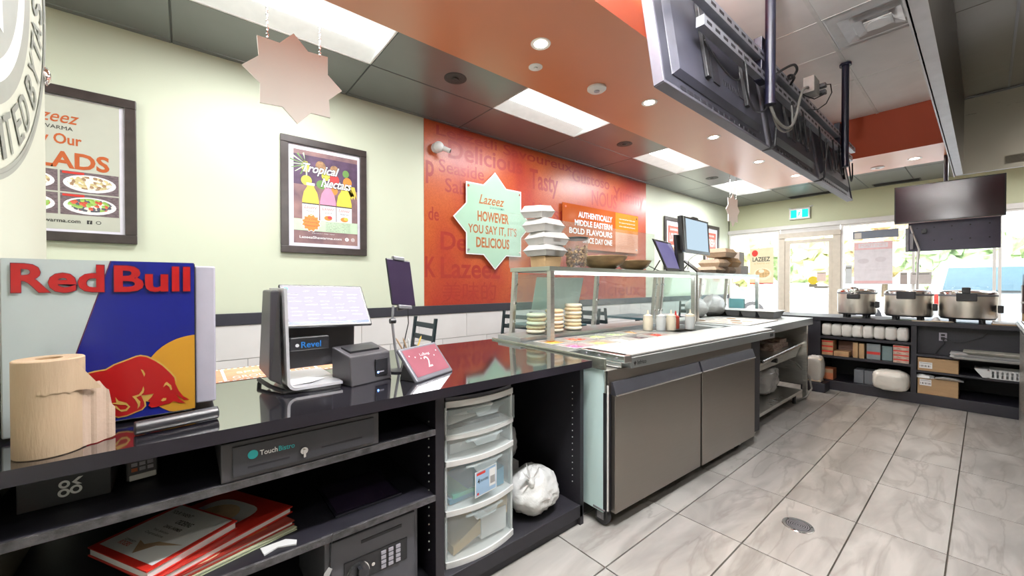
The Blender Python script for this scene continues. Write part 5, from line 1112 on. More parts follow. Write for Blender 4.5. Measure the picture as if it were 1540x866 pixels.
for k in range(8):
    x = 2.756 + .0885 * k; t = thing('tissue_pack', '%s white tissue pack from the left on the top shelf' % ORD[k], 'tissue', (x, 5.68, .601), 'row of white tissue packs')
    b = B(); b.blob((x, 5.68, .673), (.0465, .07, .071), 16, 12, amp=.035, seed=k, pw=.5, flat=.6015); b.build('pack', P('white tissue in wrap', (.74, .72, .68), .3, bump=.3, bscale=30) if k == 0 else bpy.data.materials['white tissue in wrap'], t, smooth=True)
s2 = .3845; gp = 'cartons on the second black shelf'
for k in range(3): carton(2.712, 2.815, 5.63, 5.80, s2 + .056 * k, s2 + .054 + .056 * k, OBX, 'orange brown carton, %s in the leftmost stack' % ['bottom', 'middle', 'top'][k], gp, print_=INKR)
carton(2.825, 2.955, 5.612, 5.76, s2, s2 + .056, OBX, 'wide orange carton lying in front of the dark carton pair', gp, print_=KRAFT)
for k in range(2): carton(2.835, 2.975, 5.78, 5.95, s2 + .08 * k, s2 + .078 + .08 * k, P('dim brown carton', (.25, .14, .10), .6) if k == 0 else bpy.data.materials['dim brown carton'], 'dim brown carton behind the wide orange one, %s' % ['lower', 'upper'][k], gp)
carton(2.985, 3.027, 5.64, 5.8, s2, s2 + .165, KRAFT, 'left narrow upright tan carton', gp); carton(3.035, 3.078, 5.64, 5.8, s2, s2 + .160, KRAFT, 'right narrow upright tan carton', gp)
carton(3.095, 3.205, 5.66, 5.85, s2, s2 + .085, GBX, 'grey carton with red base strip, lower one', gp, print_=INKR); carton(3.095, 3.205, 5.66, 5.85, s2 + .086, s2 + .165, GBX, 'grey carton stacked on the one with red strip', gp)
carton(3.215, 3.295, 5.68, 5.85, s2, s2 + .15, P('teal grey carton', (.20, .28, .28), .6), 'teal grey carton left of the cream stack', gp)
for k in range(4): carton(3.308, 3.425, 5.606, 5.78, s2 + .0445 * k, s2 + .043 + .0445 * k, RBX, 'cream and red carton in the right stack, %s' % ['bottom', 'second from bottom', 'second from top', 'top'][k], gp, print_=INKR)
carton(2.722, 2.815, 5.64, 5.80, .105, .225, P('red orange carton', (.50, .16, .07), .5, var=.2), 'red orange carton alone on the bottom left shelf', gp, print_=BRONZE)
for k in range(2): carton(2.99 + .085 * k, 3.07 + .085 * k, 5.68, 5.85, .105, .25, P('dim clear tubs', (.20, .22, .25), .3) if k == 0 else bpy.data.materials['dim clear tubs'], '%s dim grey tub on the bottom shelf' % ['left', 'right'][k], 'grey tubs')
t = thing('wrapped_pack', 'big white plastic wrapped pack sticking out of the bottom shelf', 'package', (3.30, 5.60, .105))
b = B(); b.blob((3.295, 5.60, .200), (.138, .13, .100), 40, 26, amp=.03, seed=6, pw=.55, flat=.1055, cr=.05, fq=3); b.build('pack', P('white wrapped foam', (.72, .70, .64), .28, bump=.5, bscale=18), t, smooth=True)
def cbox(x0, x1, y0, y1, z0, z1, label, lx0, lx1, lz0, lz1):
    t = thing('cardboard_box', label, 'box', ((x0 + x1) / 2, (y0 + y1) / 2, z0)); b = B(); b.box(x0, x1, y0, y1, z0, z1); b.build('box_body', CARD, t, bevel=.003)
    b = B(); b.box(lx0, lx1, y0 - .001, y0, lz0, lz1, 0)
    for q in range(7): b.box(lx0 + .006 + .011 * q, lx0 + .009 + .011 * q + .003 * (q % 2), y0 - .0015, y0 - .001, lz0 + .012, lz0 + .03, 1)
    b.box(lx0 + .005, lx1 - .005, y0 - .0015, y0 - .001, lz1 - .014, lz1 - .011, 1); b.build('shipping_label', [PAPER, INKK], t)
    b = B(); b.box((x0 + x1) / 2 - .02, (x0 + x1) / 2 + .03, y0 - .0005, y1, z1, z1 + .0005); b.build('tape', P('packing tape', (.5, .36, .2), .2) if 'packing tape' not in bpy.data.materials else bpy.data.materials['packing tape'], t)
cbox(3.485, 3.755, 5.61, 5.95, .3345, .462, 'brown cardboard box with white label on the middle shelf', 3.495, 3.585, .36, .42)
cbox(3.485, 3.755, 5.61, 5.95, .1045, .262, 'brown cardboard box on the bottom shelf beneath white bags', 3.50, 3.58, .19, .25)
b = B(); b.blob((3.53, 5.66, .268), (.075, .07, .028), 18, 10, amp=.2, seed=3, flat=.263); b.build('white_bag', BAGW, cat='bag', label='crumpled white bag on the left of the lower cardboard box', smooth=True)
b = B(); b.prism([(3.60, 5.58, .275), (3.66, 5.56, .292), (3.74, 5.58, .285), (3.79, 5.60, .265), (3.75, 5.62, .2635), (3.62, 5.62, .2635)], (0, .14, 0)); b.build('white_bag', BAGW, cat='bag', label='flat white bag draped over the right of the lower cardboard box', bevel=.004)
t = thing('stacked_trays', 'stack of long grey white serving trays on the upper right shelf', 'tray', (3.95, 5.55, .495))
for k, (x0, dz, mt) in enumerate([(3.70, 0, WPL), (3.70, .026, P('pale grey tray', (.5, .5, .5), .4)), (3.78, .052, P('mottled tray', (.45, .44, .38), .5, var=.5, scale=8))]):
    b = B(); z0 = .496 + dz; b.hexa([(x0 + .03, 5.50, z0), (4.5, 5.50, z0), (4.5, 5.70, z0), (x0 + .03, 5.70, z0)], [(x0, 5.47, z0 + .022), (4.53, 5.47, z0 + .022), (4.53, 5.71, z0 + .022), (x0, 5.71, z0 + .022)]); b.build('tray', mt, t, bevel=.005)
t = thing('slotted_bin', 'white plastic bin with vertical slots on the middle right shelf', 'bin', (4.0, 5.68, .335))
b = B(); b.box(3.93, 4.30, 5.60, 5.8, .335, .342); b.box(3.93, 4.30, 5.60, 5.604, .40, .415); b.box(3.93, 4.3, 5.796, 5.8, .335, .415); b.hexa([(3.90, 5.6, .335), (3.94, 5.6, .335), (3.94, 5.8, .335), (3.90, 5.8, .335)], [(3.85, 5.6, .41), (3.94, 5.6, .415), (3.94, 5.8, .415), (3.85, 5.8, .41)]); b.build('tub', WPL, t)
for k in range(13):
    b = B(); b.box(3.94 + .027 * k, 3.954 + .027 * k, 5.599, 5.604, .342, .40); b.build('slat', WPL, t)
# rice cookers
def cooker(x, y, r, hb, label, hd, mz=.818):
    t = thing('rice_cooker', label, 'cooker', (x, y, mz), 'large steel rice cookers')
    for a in (45, 135, 225, 315):
        b = B(); b.cyl((x + r * .7 * math.cos(math.radians(a)), y + r * .7 * math.sin(math.radians(a)), mz), (x + r * .7 * math.cos(math.radians(a)), y + r * .7 * math.sin(math.radians(a)), mz + .04), .022, n=12); b.build('foot', BPL, t)
    b = B(); b.lathe((x, y, mz + .035), [(0, 0), (r * .93, 0), (r * .97, .02), (0, .02)], 48); b.build('base_ring', BPL, t, smooth=True)
    b = B(); b.lathe((x, y, mz + .05), [(r * .97, 0), (r, .012), (r, hb), (r * .985, hb)], 56); b.build('body', steel('cooker steel', (.93, .88, .80), .34, (2, 2, 2)) if 'cooker steel' not in bpy.data.materials else bpy.data.materials['cooker steel'], t, smooth=True)
    b = B(); b.lathe((x, y, mz + .05 + hb), [(r * .99, -.002), (r * 1.02, 0), (r * 1.02, .016), (r * .99, .018)], 56); b.build('rim_band', MGREY, t, smooth=True)
    b = B(); b.lathe((x, y, mz + .068 + hb), [(r * 1.0, 0), (r * .99, .02), (r * .9, .032), (r * .3, .04), (0, .041)], 56); b.build('lid', SSB, t, smooth=True)
    z = mz + .05 + hb
    b = B()
    if hd == 0:
        b.box(x - .055, x + .055, y - r - .03, y - r + .02, z - .055, z + .0); b.build('latch', BPL, t, bevel=.008)
        b = B(); b.blob((x, y - r - .005, z + .03), (.05, .03, .045), 14, 10, amp=.03, pw=.7); b.build('latch_cover', CHROME, t, smooth=True)
    elif hd == 1: b.box(x - .07, x + .07, y - r - .03, y - r + .02, z - .035, z + .045); b.build('latch', BPL, t, bevel=.008)
    else:
        b.box(x - .065, x + .065, y - r - .03, y - r + .02, z - .045, z + .03); b.box(x - .03, x + .025, y - r - .04, y - r + .03, z + .03, z + .085); b.build('latch', BPL, t, bevel=.006)
    for s in (1,) if hd != 1 else (1,):
        b = B(); b.box(x + s * r - .004, x + s * (r + .03), y - .12, y - .05, z - .15, z - .08); b.build('side_handle', BPL, t, bevel=.006)
cooker(2.985, 5.83, .170, .215, 'rice cooker on the left, smallest, with chrome latch', 0)
cooker(3.395, 5.84, .185, .205, 'middle rice cooker with wide black latch', 1)
cooker(3.80, 5.83, .190, .205, 'right rice cooker with upright black knob latch', 2)
t = thing('wooden_paddle', 'pale wooden paddle lying before the middle and right cookers', 'utensil', (3.6, 5.63, .818))
b = B(); b.blob((3.64, 5.625, .826), (.085, .022, .008), 18, 8, amp=.02); b.box(3.44, 3.58, 5.618, 5.632, .8185, .828); b.build('paddle', P('pale wood', (.6, .5, .38), .5), t, smooth=True)
b = B(); b.lathe((3.605, 5.68, .8185), [(0, .0), (.032, 0), (.034, .01), (.02, .03), (.014, .042), (0, .048)], 18); b.build('white_cloth', PAPER, cat='cloth', label='small crumpled white cloth between the middle and right cookers', smooth=True)
t = thing('serving_board', 'thin brown rimmed tray at the right end of the far counter', 'tray', (4.05, 5.72, .818))
b = B(); b.box(3.95, 4.14, 5.62, 5.85, .8185, .828, 0); b.build('tray', CARD, t, bevel=.002); b = B(); b.box(3.955, 4.135, 5.625, 5.845, .828, .842); b.build('liner', PAPER, t, bevel=.003)
t = thing('coffee_dispenser', 'dark brown dispenser with wire handle at the right edge, by the window', 'dispenser', (4.19, 5.75, .818))
b = B(); b.box(4.125, 4.30, 5.7, 5.85, .8185, .93, 0); b.box(4.12, 4.31, 5.68, 5.86, .93, 1.02, 1); b.box(4.12, 4.31, 5.68, 5.86, 1.03, 1.18, 1); b.build('body', [KRAFT, P('dark brown plastic', (.06, .03, .03), .35)], t, bevel=.004)
b = B(); b.box(4.115, 4.315, 5.675, 5.865, 1.018, 1.034); b.build('white_band', WPL, t, bevel=.003)
b = B(); b.tube([(4.125, 5.7, 1.18), (4.125, 5.7, 1.27), (4.30, 5.7, 1.27), (4.30, 5.7, 1.18)], .004); b.build('wire_handle', MGREY, t)
# range block at the far right edge
t = thing('range_station', 'stainless cooking station at the right edge beneath the hood', 'stove', (4.6, 4.7, 0))
b = B(); b.box(4.085, 5.2, 1.9, 5.0, .08, .86); b.build('body', SS, t, bevel=.01)
b = B(); b.cyl((4.085, 1.9, .88), (4.085, 5.0, .88), .022, n=14); b.build('front_rail', SSB, t, smooth=True)
b = B(); b.box(4.09, 5.2, 1.9, 5.0, .861, .90); b.build('worktop', SSW, t, bevel=.004)
for (x, y) in ((4.15, 1.98), (4.15, 4.92), (5.1, 1.98), (5.1, 4.92)):
    b = B(); b.cyl((x, y, 0), (x, y, .08), .02, n=12); b.build('foot', BPL, t)
# ------------------------------------------------ floor drain
t = thing('floor_drain', 'round metal drain grate set in the kitchen floor tiles', 'drain', (3.327, 2.316, 0))
b = B(); b.lathe((3.327, 2.316, 0), [(.050, .0015), (.050, .003), (.064, .003), (.066, .001)], 40); b.build('rim', CHROME, t, smooth=True)
b = B()
for k in range(5): b.lathe((3.327, 2.316, 0), [(.005 + .009 * k, .002), (.005 + .009 * k, .0035), (.010 + .009 * k, .0035), (.010 + .009 * k, .002)], 36)
b.build('grate', MGREY, t); b = B(); b.lathe((3.327, 2.316, 0), [(0, .0016), (.051, .0016)], 30); b.build('drain_hole', BLK, t)
for k in range(3):
    a = 2.1 * k + .5; b = B(); b.cyl((3.327 + .057 * math.cos(a), 2.316 + .057 * math.sin(a), .003), (3.327 + .057 * math.cos(a), 2.316 + .057 * math.sin(a), .0042), .004, n=8); b.build('screw', BPL, t)
# ---------------------------------------------------------------- hanging menu televisions (backs seen)
tvp = [(1.64, 2.975), (2.985, 4.215), (4.225, 5.53)]
lean = math.radians(8.5)
for k, (y0, y1) in enumerate(tvp):
    L = y1 - y0; Hh = .76
    T = Matrix.Translation((3.0, y0, 2.095)) @ Matrix.Rotation(-lean, 4, 'Y')   # local z up the back, local x toward the kitchen
    t = thing('menu_television', ['nearest and largest looking hanging television seen from behind', 'middle hanging television seen from behind, with many cables', 'farthest hanging television in the row, seen from behind'][k], 'television', (3.0, y0, 2.095), 'row of ceiling hung televisions')
    b = B(T); b.box(-.055, -.018, 0, L, 0, Hh); b.build('housing', TVB, t, bevel=.006)
    b = B(T)
    for q in ((-.056, -.006, 0, L, -.004, .012), (-.056, -.006, 0, L, Hh - .012, Hh + .004), (-.056, -.006, -.004, .012, 0, Hh), (-.056, -.006, L - .012, L + .004, 0, Hh)): b.box(*q)
    b.build('edge_frame', P('tv edge frame', (.13, .125, .15), .45, .3) if k == 0 else bpy.data.materials['tv edge frame'], t, bevel=.002)
    b = B(T); b.box(-.0585, -.055, .02, L - .02, .02, Hh - .02); b.build('screen', SCRD, t)
    b = B(T); b.hexa([(-.018, .10, .07), (-.018, L - .10, .07), (-.018, L - .10, .62), (-.018, .10, .62)], [(.006, .15, .11), (.006, L - .15, .11), (.006, L - .15, .58), (.006, .15, .58)]); bc = b.build('rear_cover', P('tv rear cover', (.035, .035, .05), .5, var=.3, scale=5) if k == 0 else bpy.data.materials['tv rear cover'], t, bevel=.01)
    b = B(T); b.box(.0062, .012, .52, .60, .17, .36); b.build('port_panel', BLK, bc)
    b = B(T); b.box(.006, .010, L - .45, L - .32, .2, .32); b.build('port_panel', BLK, bc)
    b = B(T)
    for q in range(9): b.box(.006, .009, .66 + .03 * q, .675 + .03 * q, .20, .235)
    o = b.build('cooling_slots', BLK, bc); o['kind'] = 'stuff'
    b = B(T)
    for q in range(14): b.box(-.018, -.014, .18 + q * (L - .36) / 14, .18 + (q + .7) * (L - .36) / 14, .025, .045)
    b.build('vent_slot', BLK, t)
    b = B(T)
    for yy in (L * .33, L * .72):
        b = B(T); b.box(.008, .026, yy - .02, yy + .02, .16, .66); b.build('mounting_arm', BPL, t, bevel=.002)
for k, y in enumerate((2.975, 4.215)):
    b = B(); b.tube([(3.02, y + .005, 2.10), (3.0, y + .005, 2.09), (2.95, y + .005, 2.09)], .010); b.tube([(3.045, 2.79 if k == 0 else y, 2.31 if k == 0 else 2.40), (3.035, y - .01, 2.25), (3.022, y + .005, 2.10)], .008); b.build('black_strap', BPL, cat='strap', label='black strap running under the %s gap between hanging televisions' % ['near', 'far'][k], smooth=True)
t = thing('television_mount', 'black ceiling poles carrying slotted metal rails for the televisions', 'mount', (3.05, 3.75, 2.3))
for y in (2.75, 4.75):
    b = B(); b.cyl((3.065, y, 2.29), (3.065, y, 3.245), .028, n=20); b.build('pole', POLE, t, smooth=True)
    b = B(); b.cyl((3.065, y, 3.225), (3.065, y, 3.246), .045, n=24); b.build('pole_flange', POLE, t, smooth=True)
    b = B(); b.cyl((3.065, y, 2.285), (3.065, y, 2.30), .031, n=20); b.build('pole_cap', POLE, t, smooth=True)
for (x, z, y0, y1) in ((3.045, 2.445, 1.93, 5.25), (3.045, 2.56, 1.5, 5.38)):
    s_ = 1
    b = B(); b.box(x - .048, x - .008, y0, y1, z, z + .05)
    rl = b.build('slotted_rail', UNI, t, bevel=.001)
    b = B(); y = y0 + .03
    while y < y1 - .06:
        b.box(x - .0082, x - .0074, y, y + .055, z + .018, z + .034); y += .095
    o = b.build('rail_slot', BLK, rl); o['kind'] = 'stuff'
for y in (2.75, 4.75):
    b = B(); b.box(2.99, 3.035, y - .05, y + .05, 2.44, 2.70); b.build('clamp_plate', POLE, t, bevel=.003)
t = thing('junction_box', 'grey electrical box with black plugs fixed on the rails', 'electrical box', (3.06, 3.66, 2.612))
b = B(); b.box(3.03, 3.10, 3.56, 3.70, 2.614, 2.73); b.build('box_body', P('galvanised box', (.40, .39, .37), .45, .4, var=.2), t, bevel=.003)
for q in (2.63, 2.68):
    b = B(); b.box(3.09, 3.135, 3.705, 3.75, q, q + .03); b.build('plug', BPL, t, bevel=.004)
b = B(); b.tube([(3.12, 3.73, 2.70), (3.15, 3.78, 2.71), (3.15, 3.82, 2.66), (3.12, 3.80, 2.58), (3.08, 3.74, 2.53), (3.05, 3.64, 2.51)], .004); b.tube([(3.12, 3.72, 2.64), (3.13, 3.66, 2.60), (3.10, 3.56, 2.55), (3.06, 3.5, 2.57), (3.045, 3.42, 2.58)], .004); b.build('plug_cable', WIRE, t, smooth=True)
def loop(name, pts, r, m, label):
    P_ = [Vector(p) for p in pts]; out = []
    for i in range(len(P_) - 1):
        p0 = P_[max(i - 1, 0)]; p1 = P_[i]; p2 = P_[i + 1]; p3 = P_[min(i + 2, len(P_) - 1)]
        for k in range(6):
            s = k / 6; out.append(.5 * ((2 * p1) + (-p0 + p2) * s + (2 * p0 - 5 * p1 + 4 * p2 - p3) * s * s + (-p0 + 3 * p1 - 3 * p2 + p3) * s ** 3))
    out.append(P_[-1]); b = B(); b.tube(out, r, 7); return b.build(name, m, cat='cable', label=label, smooth=True)
loop('grey_cable', [(3.065, 2.76, 2.28), (3.07, 2.84, 2.22), (3.08, 2.98, 2.20), (3.08, 3.12, 2.25), (3.08, 3.22, 2.36), (3.08, 3.28, 2.46), (3.08, 3.36, 2.56), (3.07, 3.50, 2.63), (3.06, 3.57, 2.65)], .009, GWIRE, 'grey braided cable sagging from the near pole to the electrical box')
loop('grey_cable', [(3.06, 2.77, 2.29), (3.06, 2.88, 2.20), (3.06, 3.02, 2.19), (3.07, 3.15, 2.24), (3.06, 3.2, 2.33), (3.05, 3.22, 2.42)], .006, GWIRE, 'thinner grey cable sagging below the near pole end')
loop('black_cable', [(3.05, 2.86, 2.50), (3.08, 2.94, 2.56), (3.10, 3.08, 2.63), (3.09, 3.18, 2.63), (3.06, 3.16, 2.58), (3.08, 3.04, 2.55), (3.11, 3.0, 2.53), (3.09, 3.12, 2.56), (3.05, 3.2, 2.56)], .008, WIRE, 'coiled black cable resting on the upper rail')
loop('black_cable', [(3.03, 2.42, 2.50), (3.04, 2.44, 2.40), (3.05, 2.46, 2.25), (3.05, 2.55, 2.20), (3.05, 2.68, 2.23), (3.05, 2.74, 2.27)], .006, WIRE, 'black cable hanging behind the nearest television, left of the pole')
loop('black_cable', [(3.03, 1.95, 2.38), (3.04, 2.1, 2.31), (3.04, 2.25, 2.29), (3.03, 2.38, 2.33), (3.02, 2.4, 2.38)], .004, WIRE, 'thin black cable drooping across the back of the nearest television')
for q, (y, nm) in enumerate([(3.25, 'first'), (3.36, 'second'), (3.50, 'third'), (3.95, 'fourth'), (4.38, 'fifth'), (4.62, 'sixth'), (5.0, 'seventh')]):
    loop('black_cable', [(3.045, y, 2.46), (3.05, y + .03, 2.34), (3.055, y + .06, 2.24), (3.05, y + .13, 2.22), (3.045, y + .20, 2.30), (3.04, y + .22, 2.42)], .006, WIRE, '%s looped black cable from the left behind the middle and far televisions' % nm)
# far television pair over the window
t = thing('window_television', 'large dark television hanging in front of the window above the cookers', 'television', (3.6, 7.02, 1.96))
b = B(); b.box(3.16, 4.055, 7.0, 7.04, 1.955, 2.425); b.build('housing', BPL, t, bevel=.004)
b = B(); b.box(3.172, 4.043, 6.998, 7.0, 1.972, 2.413); b.build('screen', TVG, t)
b = B(); b.box(3.165, 4.05, 6.994, 7.0, 1.950, 1.958); b.build('bottom_trim', P('pink grey trim', (.55, .45, .47), .4), t)
b = B(); b.cyl((3.6, 7.08, 2.2), (3.6, 7.08, 2.75), .02, n=14); b.box(3.45, 3.75, 7.04, 7.08, 2.1, 2.3); b.build('ceiling_pole', POLE, t)
t = thing('window_television', 'second dark television below the large one, back with screw holes', 'television', (3.65, 7.10, 1.6))
b = B(); b.box(3.28, 4.02, 7.09, 7.13, 1.603, 2.02); b.build('housing', P('blue black tv back', (.075, .07, .12), .4), t, bevel=.004)
b = B()
for z in (1.73, 1.89):
    for k in range(5): b.cyl((3.36 + .145 * k, 7.0895, z), (3.36 + .145 * k, 7.088, z), .008, n=8)
b.build('screw_hole', BLK, t)
b = B(); b.box(3.40, 3.44, 7.02, 7.09, 2.02 - .2, 2.02 - .15); b.build('bracket', BPL, t)
b = B(); b.tube([(3.30, 7.08, 1.93), (3.33, 7.06, 1.80), (3.36, 7.06, 1.70), (3.38, 7.06, 1.62), (3.37, 7.07, 1.45), (3.36, 7.08, 1.1)], .010, m=0); b.build('white_cable', WPL, cat='cable', label='white cable hanging left of the lower window television', smooth=True)
b = B(); b.box(3.255, 3.285, 7.08, 7.12, 1.60, 1.90); b.box(3.3, 3.33, 7.05, 7.09, 1.63, 1.83); b.build('wall_bracket', MGREY, cat='bracket', label='grey bracket at the left side of the lower window television', bevel=.003)
# ---------------------------------------------------------------- extractor hood
t = thing('extractor_hood', 'large stainless steel extractor hood over the cooking line', 'hood', (4.5, 3.0, 2.1))
hx, hy = 3.74, 4.98; hz = 2.095
b = B(); b.box(hx, hx + .006, -.2, hy, hz, 2.75); b.box(hx, 5.38, hy - .006, hy, hz, 2.75); b.build('outer_panel', SS, t)
b = B(); b.quad((hx, -.2, hz), (hx, hy, hz), (hx + .048, hy - .048, hz), (hx + .048, -.2, hz)); b.quad((hx, hy, hz), (5.38, hy, hz), (5.38, hy - .03, hz), (hx + .048, hy - .03, hz)); b.quad((hx, -.2, hz), (hx - .004, -.2, hz), (hx - .004, hy, hz), (hx, hy, hz)); b.box(hx - .004, hx + .002, -.2, hy, hz - .006, hz + .004); b.build('gutter_rim', SILV, t)
b = B(); b.quad((hx + .048, -.2, hz), (hx + .048, hy - .03, hz), (hx + .052, hy - .03, 2.72), (hx + .052, -.2, 2.72)); b.build('inner_front_panel', SSD, t)
b = B(); b.quad((hx + .048, hy - .03, hz), (5.38, hy - .03, hz), (5.38, hy - .03, 2.72), (hx + .048, hy - .03, 2.72)); b.build('inner_end_panel', steel('end panel steel', (.55, .52, .46), .3, (2, 2, 40)), t)
b = B()
for (y0, y1, z0, z1) in ((-.2, 1.5, 2.72, 2.72), (1.505, 3.35, 2.72, 2.72), (3.355, hy - .03, 2.72, 2.72)):
    for (xa, xb) in ((hx + .052, 4.015), (4.02, 4.6), (4.605, 5.38)): b.box(xa, xb, y0, y1, z0, z0 + .01)
b.build('ceiling_plate', SSD, t, bevel=.002)
b = B(); b.box(hx + .052, 5.38, hy - .04, hy - .03, 2.708, 2.716); b.box(4.012, 4.024, -.2, hy - .03, 2.716, 2.722); b.build('seam', MGREY, t)
b = B(); b.box(4.0, 4.145, hy - .0315, hy - .030, 2.13, 2.195, 0)
rr = random.Random(1)
for q in range(9): b.box(4.006, 4.075 + rr.uniform(0, .03), hy - .0322, hy - .0315, 2.137 + .006 * q, 2.1395 + .006 * q, 1)
b.box(4.105, 4.14, hy - .0322, hy - .0315, 2.14, 2.185, 1); b.build('rating_plate', [P('rating plate', (.50, .46, .38), .4), P('rating plate print', (.25, .22, .18), .5)], t)
for k, y in enumerate((.9, 2.4)):  # unseen lamps added to brighten the inside of the hood
    b = B(); b.box(4.5, 4.7, y - .25, y + .25, 2.69, 2.719); b.build('added_hood_lamp', EM('added hood lamp glow', (1, .95, .88), 2) if k == 0 else bpy.data.materials['added hood lamp glow'], t, bevel=.01)
    area('added_hood_lamp_light', (4.6, y, 2.68), .18, .45, 4, (1, .95, .88))
# ---------------------------------------------------------------- framed posters on the left wall
def frame(y0, y1, z0, z1, label, w=.062, name='framed_poster'):
    t = thing(name, label, 'poster', (.02, (y0 + y1) / 2, z0))
    b = B()
    for q in ((y0, y1, z0, z0 + w), (y0, y1, z1 - w, z1)): b.box(.004, .032, q[0], q[1], q[2], q[3])
    for q in ((y0, y0 + w), (y1 - w, y1)): b.box(.004, .032, q[0], q[1], z0 + w, z1 - w)
    b.build('frame', FRAME, t, bevel=.004)
    b = B(); b.box(.004, .010, y0 + w, y1 - w, z0 + w, z1 - w); b.build('mat_board', P('lilac white mat', (.72, .70, .78), .5) if 'lilac white mat' not in bpy.data.materials else bpy.data.materials['lilac white mat'], t)
    return t
PX = .0104
def rect(b, y0, y1, z0, z1, m, d=0): b.quad((PX + d, y0, z0), (PX + d, y1, z0), (PX + d, y1, z1), (PX + d, y0, z1), m)
def ell(b, y, z, ry, rz, m, d=0, n=24): b.poly([(PX + d, y + ry * math.cos(2 * math.pi * k / n), z + rz * math.sin(2 * math.pi * k / n)) for k in range(n)], m)
def wt_(b, s, y0, y1, z0, z1, m, d=.0012, bold=0, sh=0): b.text(s, (PX + d, y0, z0), (0, y1 - y0, 0), (0, 0, z1 - z0), m, bold=bold, shear=sh)
# poster 1: salads
y0, y1, z0, z1 = -1.005, -.267, 1.48, 2.50
t = frame(y0, y1, z0, z1, 'dark framed salad poster at the far left, partly hidden by the corner')
b = B(); rect(b, -.925, -.355, 1.56, 2.43, 0)
wt_(b, 'Lazeez', -.80, -.545, 2.26, 2.34, 1, bold=.005, sh=.35); wt_(b, 'SHAWARMA', -.78, -.575, 2.215, 2.24, 2); wt_(b, 'Try Our', -.79, -.535, 2.10, 2.19, 1, bold=.02); wt_(b, 'SALADS', -.895, -.405, 1.965, 2.075, 1, bold=.03)
wt_(b, 'www.lazeezshawarma.com', -.915, -.545, 1.605, 1.63, 2, bold=.01)
rect(b, -.515, -.49, 1.603, 1.628, 2, .001); wt_(b, 'f', -.507, -.497, 1.604, 1.624, 0, .0016); ell(b, -.46, 1.616, .013, .012, 2, .001); ell(b, -.46, 1.616, .009, .008, 0, .0014)
for (a, c, d, e) in ((-.92, -.645, 1.81, 1.95), (-.635, -.36, 1.81, 1.95), (-.92, -.645, 1.66, 1.80), (-.635, -.36, 1.66, 1.80)):
    rect(b, a, c, d, e, 3, .0006)
    ell(b, (a + c) / 2, (d + e) / 2 - .005, .125, .058, 4, .001); ell(b, (a + c) / 2, (d + e) / 2, .105, .045, 5 if d > 1.7 else 6, .0014); rect(b, a + .01, a + .11, e - .018, e - .004, 7, .0018)
b.build('printed_sheet', [P('poster cream', (.48, .49, .41), .5, var=.02), INKO, INKK, P('striped table', (.15, .11, .12), .5, var=.6, scale=60, stretch=(1, 1, 8)), PAPER, food_mat('feta salad', [(.75, .72, .62), (.6, .5, .25), (.35, .22, .12), (.8, .78, .7)], 60), food_mat('green salad', [(.1, .1, .12), (.3, .5, .1), (.6, .1, .05), (.75, .72, .62)], 60), INKR], t)
# poster 2: tropical drinks
y0, y1, z0, z1 = .632, 1.370, 1.472, 2.497
t = frame(y0, y1, z0, z1, 'dark framed poster of three fruit drink bottles')
def U(u): return y0 + (y1 - y0) * u
def V(v): return z1 - (z1 - z0) * v
b = B()
rect(b, U(.14), U(.885), V(.91), V(.10), 0, 0)
rect(b, U(.14), U(.885), V(.40), V(.14), 8, .0003)
cols_ = {'y': 1, 'p': 2}
for (u, v, ru, rv, m) in [(.27, .24, .045, .05, 3), (.36, .27, .06, .05, 8), (.44, .22, .06, .05, 9), (.60, .23, .05, .04, 9), (.74, .25, .04, .035, 5), (.76, .33, .055, .05, 4), (.60, .32, .06, .05, 10), (.59, .42, .05, .04, 4), (.28, .36, .06, .045, 3), (.45, .38, .06, .04, 5), (.5, .3, .05, .04, 3)]: ell(b, U(u), V(v), ru * .738, rv, m, .0008)
for k in range(4): b.poly([(PX + .0009, U(.70 + .04 * k), V(.36)), (PX + .0009, U(.78 + .035 * k), V(.48)), (PX + .0009, U(.83 + .015 * k), V(.44)), (PX + .0009, U(.76 + .03 * k), V(.36))], 1)
for k in range(9):
    a = math.radians(95 + 22 * k); b.poly([(PX + .001, U(.27), V(.22)), (PX + .001, U(.27) + .13 * math.cos(a), V(.22) + .13 * math.sin(a) * .8), (PX + .001, U(.27) + .13 * math.cos(a + .1), V(.22) + .12 * math.sin(a + .1) * .8), (PX + .001, U(.285), V(.225))], 5 if k % 2 else 11)
for k, (u, m) in enumerate([(.325, 1), (.525, 2), (.72, 1)]):
    w = .093; s = .0010 + .0002 * k
    b.poly([(PX + s, U(u + a * w), V(v)) for a, v in [(-1, .72), (1, .72), (1, .53), (.8, .46), (.42, .415), (.42, .385), (-.42, .385), (-.42, .415), (-.8, .46), (-1, .53)]], m)
    b.poly([(PX + s + .0004, U(u - w), V(.73)), (PX + s + .0004, U(u + w), V(.73)), (PX + s + .0004, U(u + w), V(.565)), (PX + s + .0004, U(u - w), V(.565))], 6)
    b.poly([(PX + s + .0005, U(u - w * .5), V(.40)), (PX + s + .0005, U(u + w * .5), V(.40)), (PX + s + .0005, U(u + w * .5), V(.378)), (PX + s + .0005, U(u - w * .5), V(.378))], 6)
    rect(b, U(u - w), U(u + w), V(.566), V(.556), 12, s + .0005)
    wt_(b, 'Lazeez', U(u - w * .75), U(u + w * .75), V(.605), V(.578), 7, s + .0006, sh=.3); wt_(b, ['MANGO', 'GUAVA', 'PEACH'][k], U(u - w * .5), U(u + w * .5), V(.635), V(.62), 12, s + .0006)
    ell(b, U(u), V(.675), .035, .022, 4, s + .0008); ell(b, U(u + .02), V(.668), .02, .015, 3 if k != 1 else 10, s + .001)
rect(b, U(.14), U(.885), V(.80), V(.70), 13, .0022)
